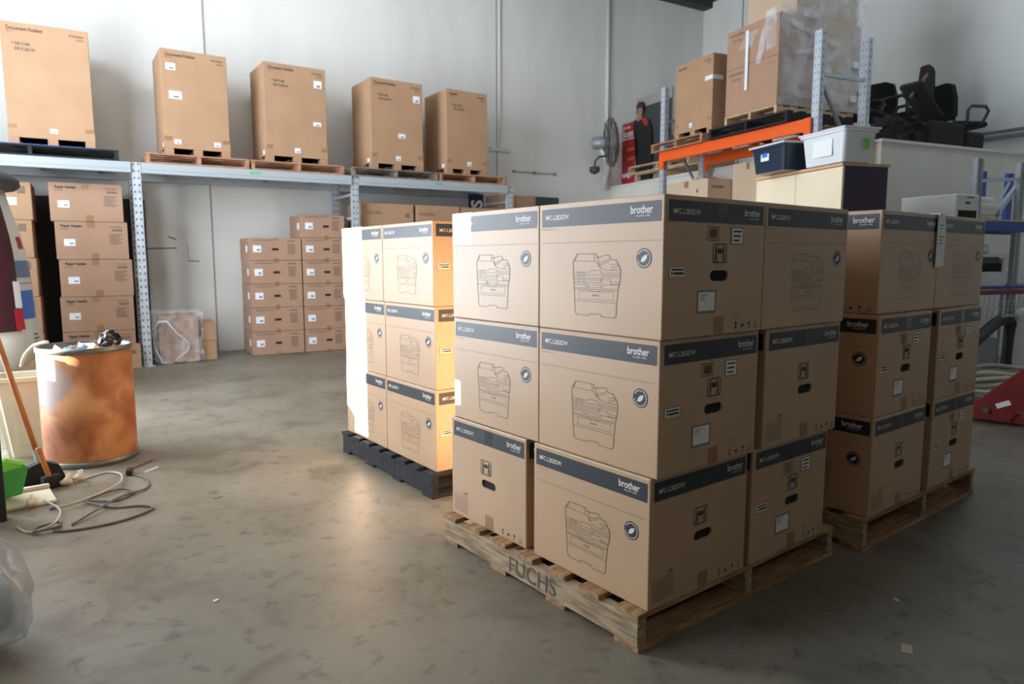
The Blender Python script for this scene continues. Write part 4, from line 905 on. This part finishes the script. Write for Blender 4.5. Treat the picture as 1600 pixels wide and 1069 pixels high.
mb = MB(); mb.box(c0.x, c1.x, c0.y - .02, c0.y + .56, 1.576, 1.59); mb.build('shelf_board', 'beech_edge', sr)
mb = MB(); mb.box(c0.x, c1.x, c0.y - .02, c0.y + .54, .905, .93); mb.build('lower_shelf', 'blue', sr)
mb = MB(); mb.box(c0.x - .1, c1.x, c0.y - .06, c0.y - .022, .855, .90, .004); mb.build('red_rail', 'red', sr)
mb = MB()
for k in range(14): mb.bar(sl(0 + .08 * k, 1.04, .62), sl(.03 + .08 * k, 1.04, .86), .006, .006)
for z in (.62, .70, .78): mb.bar(sl(-.02, 1.04, z), sl(1.1, 1.04, z), .006, .006)
mb.build('wire_basket', 'galv', sr)
def printer(label, s, off, z, W, D, H, kind, rz=0):
    p = mp(s, off, 0); r = thing('printer', label, 'printer', (p.x, p.y, z), A13 + rz)
    if kind == 'tower':
        mb = MB(); mb.box(-W / 2, W / 2, -D / 2, D / 2, 0, H, .012); mb.build('housing', 'white_plastic', r)
        mb = MB(); mb.box(-W * .40, W * .40, -D / 2 - .006, -D / 2 + .01, H * .25, H * .58, .01); mb.build('output_recess', 'hole', r)
        mb = MB(); mb.box(-W * .1, W * .1, -D / 2 - .003, -D / 2, H * .74, H * .80); mb.box(-W * .05, W * .25, -D / 2 - .003, -D / 2, H * .90, H * .93); mb.build('badge', 'dark_grey', r)
    elif kind == 'plain':
        mb = MB(); mb.box(-W / 2, W / 2, -D / 2, D / 2, 0, H, .03); mb.build('housing', 'white_plastic', r)
        mb = MB(); mb.box(-W / 2 - .002, W / 2 + .002, -D / 2 - .002, D / 2 - .05, .04, .045); mb.build('seam_line', 'dark_grey', r)
    else:
        mb = MB(); mb.box(-W / 2, W / 2, -D / 2, D / 2, 0, H * .35, .012); mb.build('housing', 'white_plastic', r)
        mb = MB(); mb.box(-W / 2, W / 2 - .06, -D / 2 + .02, D / 2, H * .35, H * .55); mb.build('output_bay', 'hole', r)
        mb = MB(); mb.box(W / 2 - .06, W / 2, -D / 2, D / 2, H * .35, H * .78, .01); mb.box(-W / 2, W / 2, -D / 2 + .0, D / 2, H * .66, H * .78, .012); mb.build('scanner', 'white_plastic', r)
        mb = MB(); mb.box(-W * .4, W * .2, -D / 2 - .004, -D / 2 + .02, H * .55, H * .70); mb.build('control_panel', 'dark_grey', r)
        mb = MB(); mb.box(-W * .45, W * .15, -D * .3, D * .4, H * .78, H, .02); mb.build('document_feeder', 'white_plastic', r)
    return r
printer('white laser printer with a dark output slot standing left of the blue rack', -.16, .80, 1.46, .34, .56, .35, 'tower')
st = thing('metal_stand', 'grey metal stand under the white laser printer left of the blue rack', 'stand', mp(-.16, .78, 0), A13)
for x in (-.15, .15):
    for y in (-.26, .26): mb = MB(); mb.box(x - .015, x + .015, y - .015, y + .015, 0, 1.44); mb.build('leg', 'galv_dark', st)
mb = MB(); mb.box(-.18, .18, -.31, .31, 1.44, 1.459); mb.build('top_plate', 'galv_dark', st)
printer('rounded white printer on the blue upper shelf nearest the grey upright', .33, .86, 1.591, .36, .26, .155, 'plain')
printer('white printer at the back of the blue upper shelf, right of the rounded one', .70, .60, 1.591, .36, .2, .26, 'plain')
printer('white multifunction printer on the lower blue shelf', .43, .80, .931, .52, .36, .42, 'mfc')
# hoses and bits on the floor at right
p = mp(.45, 1.10, 0); t = thing('vacuum_hose', 'thick dark hose arching over a grey box at the far right', 'hose', p, A13)
def hose(pts): return [Vector(q) for q in pts]
def smooth_path(pts, n=8, closed=False):
    P = [Vector(q) for q in pts]; out = []
    for i in range(len(P) - 1):
        p0, p1, p2, p3 = P[max(i - 1, 0)], P[i], P[i + 1], P[min(i + 2, len(P) - 1)]
        for k in range(n):
            u = k / n; out.append(.5 * ((2 * p1) + (-p0 + p2) * u + (2 * p0 - 5 * p1 + 4 * p2 - p3) * u * u + (-p0 + 3 * p1 - 3 * p2 + p3) * u ** 3))
    out.append(P[-1]); return out
mb = MB(); mb.tube(smooth_path([(-.55, 0, .30), (-.25, 0, .48), (.0, 0, .60), (.17, 0, .55), (.22, 0, .35), (.22, 0, .05)]), .055, 12); mb.build('hose', 'dark_grey', t, smooth=True)
mb = MB(); mb.tube(smooth_path([(-.1, -.06, .64), (.12, -.06, .64), (.27, -.06, .50), (.29, -.06, .08)]), .012, 8); mb.build('cable', 'cord_white', t, smooth=True)
b_, *_ = box_item('plastic_crate', 'pale grey plastic box under the arching hose', MM, .13, .52, -1.05, -.80, .004, .42, 'beam_grey', cat='crate', bev=.02)
b2, *_ = box_item('white_drum', 'glossy white appliance catching sunlight at the right edge', MM, .62, .95, -1.45, -1.1, .004, .72, 'white_plastic', cat='appliance', bev=.05)
t = thing('hose_coil', 'coil of cream coloured hose lying on the floor behind the pallet jack', 'hose', mp(.15, 1.35, 0), A13)
mb = MB()
for k, (rx, ry, z) in enumerate(((.62, .30, .03), (.55, .27, .07), (.60, .24, .11), (.50, .22, .15))):
    mb.tube([(rx * math.cos(a * math.pi / 16) + .02 * k, ry * math.sin(a * math.pi / 16), z + .02 * math.sin(a * .6 + k)) for a in range(32)], .020, 8, closed=True)
mb.build('coil', 'cream_pipe', t, smooth=True)
# pallet jack
t = thing('pallet_jack', 'red hand pallet jack on the floor at the right edge', 'pallet jack', (4.56, .24, 0), -1.40)
for y in (-.27, .17):
    mb = MB(); mb.prism([(-.95, .05), (-.9, .085), (.10, .09), (.10, .03), (-.9, .03)], lambda u, v, w_, y=y: (u, y + w_, v), .15); mb.build('fork', 'red', t)
for y in (-.29, .28):
    mb = MB(); mb.prism([(-.28, .03), (-.26, .11), (.06, .43), (.28, .45), (.28, .36), (.18, .36), (-.02, .03)], lambda u, v, w_, y=y: (u, y + w_, v), .02); pl = mb.build('side_plate', 'red', t)
    mb = MB(); mb.tube([(-.16, y - .02, .10), (-.16, y + .04, .10)], .022, 10); mb.build('bolt', 'steel', pl)
mb = MB(); mb.box(-.045, .045, -.002, 0, -.018, .018, mx=Matrix.Translation((-.06, -.2915, .155)) @ Matrix.Rotation(-.45, 4, 'Y')); mb.build('label', 'label', t)
mb = MB(); mb.box(.12, .55, -.27, .27, .34, .43, .01); mb.build('head_block', 'red', t)
mb = MB(); mb.tube([(.55, 0, .1), (.55, 0, .55)], .05, 12); mb.tube([(.55, 0, .55), (.80, 0, 1.15)], .018, 8); mb.tube([(.80, -.14, 1.15), (.80, .14, 1.15)], .02, 8); mb.build('pump_and_handle', 'black', t)
for y in (-.06, .06): mb = MB(); mb.tube([(.55, y - .025, .09), (.55, y + .025, .09)], .088, 20); mb.build('wheel', 'black', t)
mb = MB(); mb.tube([(-.75, -.22, .038), (-.75, -.17, .038)], .036, 12); mb.tube([(-.75, .22, .038), (-.75, .27, .038)], .036, 12); mb.build('roller', 'black', t)

# ------------------------------------------------------------ left-hand corner
t = thing('fibre_drum', 'stained orange brown fibre drum with steel rims, used as a rubbish bin', 'drum', (-1.073, 3.375, 0), 0)
RD, HD = .245, .70
mb = MB(); mb.lathe([(RD, .025), (RD + .003, .2), (RD, HD - .02), (RD - .006, HD - .02), (RD - .006, .03)], n=64, caps=False); mb.build('drum_wall', 'drum', t, smooth=True)
mb = MB(); mb.lathe([(RD + .001, .0), (RD + .008, .004), (RD + .008, .032), (RD + .002, .036), (RD - .012, .03), (RD - .012, .0)], n=64, caps=False); mb.lathe([(RD - .01, .004), (.001, .004)], n=64, caps=False); mb.build('bottom_rim', 'steel', t, smooth=True)
mb = MB(); mb.lathe([(RD + .001, HD - .034), (RD + .005, HD - .030), (RD + .007, HD - .015), (RD + .006, HD - .002), (RD, HD), (RD - .007, HD - .005), (RD - .007, HD - .034)], n=64, caps=False); mb.build('top_rim', 'steel', t, smooth=True)
ru = thing('rubbish', 'crumpled white, blue and orange rubbish filling the fibre drum', 'rubbish', (-1.073, 3.375, HD - .07)); ru['kind'] = 'stuff'
for k, (m_, n_) in enumerate((('label', 9), ('blue_band', 5), ('orange_wood', 4), ('card_rack', 5))):
    mb = MB()
    for j in range(n_):
        a, r_ = random.uniform(0, 6.28), random.uniform(0, .17); x, y = r_ * math.cos(a), r_ * math.sin(a); s_ = random.uniform(.02, .045)
        rr = bmesh.ops.create_icosphere(mb.bm, subdivisions=1, radius=s_, matrix=Matrix.Translation((x, y, random.uniform(.01, .035))))['verts']
        for v in rr: v.co += Vector([random.uniform(-1, 1) * s_ * .4 for _ in range(3)])
    mb.build(('paper_scraps', 'blue_wrapping', 'orange_peel', 'card_scraps')[k], m_, ru)
mb = MB(); mb.lathe([(RD - .012, -.02), (.001, .012)], n=32, caps=False); mb.build('scrap_base', 'card_dark', ru)
t = thing('black_bag', 'small glossy black plastic bag on the right edge of the drum', 'bag', (-.945, 3.33, HD - .02))
mb = MB(); rr = bmesh.ops.create_icosphere(mb.bm, subdivisions=3, radius=.055, matrix=Matrix.Translation((0, 0, .04)))['verts']
for v in rr: v.co = Vector((v.co.x * 1.15, v.co.y, v.co.z)) + Vector([random.uniform(-1, 1) * .010 for _ in range(3)])
mb.build('bag_body', mat('glossy_black_film', (.01, .01, .012), .15), t)
# white bin
t = thing('plastic_bin', 'cream rectangular plastic bin standing behind the fibre drum', 'bin', (-1.345, 3.74, 0), -.12)
mb = MB(); bm = mb.bm
def rg(l, w_, z): return [bm.verts.new((x * l / 2, y * w_ / 2, z)) for x, y in ((-1, -1), (1, -1), (1, 1), (-1, 1))]
R_ = [rg(.25, .20, 0), rg(.35, .28, .47), rg(.39, .32, .475), rg(.39, .32, .50), rg(.345, .275, .50), rg(.25, .19, .01)]
bm.faces.new(R_[0][::-1]); bm.faces.new(R_[-1])
for a, b in zip(R_, R_[1:]):
    for i in range(4): bm.faces.new((a[i], a[(i + 1) % 4], b[(i + 1) % 4], b[i]))
bmesh.ops.bevel(bm, geom=[e for e in bm.edges if abs(e.verts[0].co.z - e.verts[1].co.z) > .3], offset=.03, segments=3, affect='EDGES')
mb.build('bin_body', 'cream_plastic', t)
mb = MB(); fq = lambda u, v, w_: (u * (1 + .5 * v), -.1 - .085 * v - w_ + .003, v)
mb.prism([(-.065, .08), (.065, .08), (.065, .38), (-.065, .38)], fq, .008); mb.build('moulded_panel', 'cream_plastic', t)
# white tank
t = thing('white_tank', 'big rounded white tank with blue bands and maroon lamp strip at left edge', 'tank', (-1.72, 5.99, 0))
prof = [(.16, .12), (.275, .17), (.37, .21), (.466, .28), (.53, .335), (.585, .46), (.59, .56), (.572, .72), (.562, .95), (.55, 1.14), (.525, 1.34), (.482, 1.52), (.454, 1.63), (.42, 1.79), (.36, 1.85), (.10, 1.86)]
def rad(z):
    for (r0, z0_), (r1, z1_) in zip(prof, prof[1:]):
        if z0_ <= z <= z1_: return r0 + (r1 - r0) * (z - z0_) / (z1_ - z0_)
    return .3
mb = MB(); mb.lathe(prof, n=64); mb.build('tank_body', mat('tank_gelcoat', (.70, .69, .62), .35), t, smooth=True)
def patch(name, m_, parent, a0, a1, z0_, z1_, off=.004, slant=0, n=10, nz=8):
    mb = MB(); V = []
    for j in range(nz + 1):
        z = z0_ + (z1_ - z0_) * j / nz; rr_ = rad(z) + off; V.append([mb.bm.verts.new((rr_ * math.cos(math.radians(a0 + (a1 - a0) * k / n + slant * j / nz)), rr_ * math.sin(math.radians(a0 + (a1 - a0) * k / n + slant * j / nz)), z)) for k in range(n + 1)])
    for j in range(nz):
        for k in range(n): mb.bm.faces.new((V[j][k], V[j][k + 1], V[j + 1][k + 1], V[j + 1][k]))
    return mb.build(name, m_, parent, smooth=True)
patch('upper_blue_band', 'slate_band', t, -41, -10, 1.06, 1.20)
patch('blue_band', 'blue_band', t, -37, -13, .71, .95)
patch('seam', 'galv_dark', t, -80, 10, 1.005, 1.015)
patch('lamp_strip', 'maroon', t, -70, -43, .62, 1.66, .02, slant=6)
patch('white_reflector', 'label', t, -46, -39, .81, 1.03, .026)
patch('red_reflector', 'red_lens', t, -48, -39, .63, .805, .026)
lp = patch('paper_label', 'white_plastic', t, -38, -6, .40, .60)
for k in range(4): patch('label_print', 'ink_soft', lp, -27, -15 - 3 * (k % 2), .46 + .035 * k, .475 + .035 * k, .006, n=4, nz=1)
patch('red_outline_label', 'red_board', t, -27, -17, 1.30, 1.40, .004)
mb = MB(); mb.lathe([(.10, 1.862), (.50, 1.80), (.535, 1.83), (.53, 1.88), (.45, 1.94), (.28, 1.97), (.05, 1.975)], n=48); mb.build('black_lid', 'dark_grey', t, smooth=True)
mb = MB(); mb.lathe([(.26, .0), (.22, .02), (.19, .16)], n=32); mb.build('base', 'black', t)
mb = MB(); mb.tube(smooth_path([(.48, -1.05, .42), (.40, -1.3, .60), (.44, -1.9, .70)]), .012, 8); mb.build('white_hose', 'cord_white', t, smooth=True) if False else mb.bm.free()
t = thing('white_hose', 'thin white hose looping from the bin over the rim of the drum', 'hose', (-1.36, 3.66, .56))
mb = MB(); mb.tube(smooth_path([(-.02, .0, .0), (.0, -.05, .07), (.05, -.10, .135), (.11, -.20, .16)]), .010, 8); mb.build('hose', 'cord_white', t, smooth=True)
# broom
t = thing('broom', 'broom with an orange painted wooden handle leaning beside the cream bin', 'broom', (-1.40, 2.94, 0), .1)
mb = MB(); mb.tube([(.03, 0, .17), (-.12, .02, .92)], .0135, 10); mb.build('handle', 'orange_wood', t, smooth=True)
mb = MB(); mb.tube([(.045, 0, .11), (.027, 0, .20)], [.025, .017], 10); mb.build('socket', 'galv_dark', t)
mb = MB(); mb.prism([(-.07, .0), (.16, .0), (.12, .10), (.065, .125), (.03, .125), (-.04, .10)], lambda u, v, w_: (u, -.03 + w_, v + .002), .06); mb.build('brush_head', 'black_fabric', t)
t = thing('hand_brush', 'small orange handled hand brush beside the broom head', 'brush', (-1.32, 2.86, .0), .4)
mb = MB(); mb.box(-.012, .012, -.02, .0, .06, .24, .006, mx=Matrix.Rotation(-.25, 4, 'Y')); mb.build('handle', 'orange_wood', t); mb = MB(); mb.box(-.05, .04, -.03, .02, .002, .07, .01); mb.build('bristles', 'black_fabric', t)
# green crate
t = thing('green_dustpan', 'bright green plastic scoop lying at the left edge beside the broom', 'scoop', (-1.555, 2.70, .042), .5)
mb = MB(); bm = mb.bm; R_ = [rg(.15, .13, 0), rg(.21, .17, .14), rg(.20, .16, .14), rg(.14, .12, .01)]; bm.faces.new(R_[0][::-1]); bm.faces.new(R_[-1])
for a, b in zip(R_, R_[1:]):
    for i in range(4): bm.faces.new((a[i], a[(i + 1) % 4], b[(i + 1) % 4], b[i]))
mb.build('scoop_body', 'green', t)
mb = MB(); mb.box(-.06, .05, -.05, .05, .10, .19, .02, mx=Matrix.Rotation(.4, 4, 'Y')); mb.build('lime_insert', 'lime', t)
t = thing('base_board', 'cream board lying flat under the green scoop', 'board', (-1.55, 2.68, .001), .05)
mb = MB(); mb.box(-.30, .22, -.13, .13, 0, .018, .004); mb.box(-.30, .22, .10, .13, .018, .038, .004); mb.build('board', 'cream_plastic', t)
t = thing('black_post', 'flat black post at the left edge of the picture', 'post', (-1.582, 2.44, 0), .0)
mb = MB(); mb.box(-.06, .052, -.03, .03, 0, .42, .005); mb.build('post_body', 'black', t)
# plastic bag at bottom left
t = thing('plastic_bag', 'large crumpled milky plastic bag on the floor at the bottom left corner', 'bag', (-1.655, 1.12, 0), .2)
mb = MB(); rr = bmesh.ops.create_icosphere(mb.bm, subdivisions=3, radius=1)['verts']
for v in rr:
    n_ = v.co.normalized(); k = 1 + .10 * math.sin(5 * n_.x + 3 * n_.z) + .07 * math.sin(9 * n_.y + 4 * n_.x) + random.uniform(-.05, .05)
    v.co = Vector((n_.x * .16 * k, n_.y * .22 * k, max(.004, .19 + n_.z * .20 * k)))
mb.build('bag_film', 'bag', t, smooth=True)
mb = MB(); rr = bmesh.ops.create_icosphere(mb.bm, subdivisions=2, radius=1)['verts']
for v in rr: v.co = Vector((v.co.x * .11, v.co.y * .15, .155 + v.co.z * .13)) + Vector([random.uniform(-.015, .015) for _ in range(3)])
mb.build('foam_offcuts', 'white_plastic', t)
# cords
def cord(name, label, pts, r_, m_, group=None, loc=None):
    P = smooth_path(pts, 7); c = P[0].copy(); c.z = 0; mb = MB(); mb.tube([p - c for p in P], r_, 7); o = mb.build(name, m_, smooth=True, loc=c); tag(o, label, 'cord', group); return o
z_ = .006
cord('extension_cord', 'dark power cord looped loosely on the floor, longest loop towards the camera',
     [(-1.36, 2.46, z_), (-1.20, 2.52, z_), (-1.05, 2.56, .014), (-1.00, 2.48, z_), (-1.10, 2.40, z_), (-1.22, 2.46, .016), (-1.12, 2.30, z_), (-1.00, 2.24, z_), (-.97, 2.16, z_), (-1.10, 2.08, z_), (-1.25, 2.07, z_), (-1.37, 2.12, z_), (-1.34, 2.2, .014), (-1.42, 2.22, z_), (-1.44, 2.14, .014), (-1.34, 2.13, .02)], .0055, 'cord')
cord('extension_cord', 'grey power cord running back from the tangle to the black connector', [(-1.30, 2.16, z_), (-1.18, 2.28, .018), (-1.06, 2.42, .018), (-.93, 2.52, z_), (-.90, 2.70, z_), (-.96, 2.90, z_), (-.86, 3.02, z_), (-.80, 3.08, z_)], .0055, 'cord')
cord('extension_lead', 'pale extension lead with cream plugs crossing the tangle', [(-1.34, 2.42, .018), (-1.22, 2.46, .022), (-1.05, 2.62, .022), (-1.0, 2.83, .016), (-1.05, 2.96, z_), (-1.15, 2.92, z_), (-1.22, 2.86, z_)], .0055, 'cord_white')
cord('extension_lead', 'pale cord curling at the left end of the tangle beside the board', [(-1.38, 2.55, .03), (-1.33, 2.40, .02), (-1.34, 2.26, .022), (-1.38, 2.16, .022), (-1.46, 2.17, z_), (-1.50, 2.28, z_)], .005, 'cord_white')
for lab, (x, y), rz in (('cream plug lying left of the drum base', (-1.26, 2.84), .6), ('cream socket joined to the plug by the drum base', (-1.20, 2.88), .6), ('cream plug standing beside the green scoop', (-1.43, 2.56), 1.2)):
    o = thing('power_plug', lab, 'plug', (x, y, .004), rz); mb = MB(); mb.tube([(-.03, 0, .022), (-.012, 0, .022), (.0, 0, .022), (.022, 0, .022)], [.009, .014, .021, .021], 12); mb.build('plug_body', 'plug', o, smooth=True)
    mb = MB(); mb.box(.0, .03, -.002, .002, .03, .06, 0); mb.build('test_tag', 'label', o)
o = thing('cord_connector', 'small black connector where the cords meet in front of the drum', 'plug', (-.955, 2.86, .003), 1.3); mb = MB(); mb.box(-.035, .035, -.016, .016, 0, .03, .006); mb.build('body', 'black', o)
# floor scraps
for lab, x, y, L, Wd, m_, rz in (('thin white paper sliver on the floor right of the drum', -.84, 2.88, .11, .012, 'litter', .7), ('small red scrap on the floor near the cord tangle', -.98, 2.52, .03, .018, 'litter_red', .2), ('small white scrap in the middle of the open floor', -.98, 1.02, .018, .012, 'litter', .3),
                            ('tan paper scrap on the floor right of the nearest pallet', .62, -.62, .05, .03, 'card_pale', .4), ('small pale chip on the floor by the right corner of the nearest pallet', .92, -.46, .02, .015, 'litter', .9), ('dark curled offcut on the open floor', -.67, 2.15, .05, .01, 'mark', .2)):
    mb = MB(); mb.box(-L / 2, L / 2, -Wd / 2, Wd / 2, 0, .003); o = mb.build('floor_scrap', m_, loc=(x, y, .0005), rot=(0, 0, rz)); tag(o, lab, 'scrap')
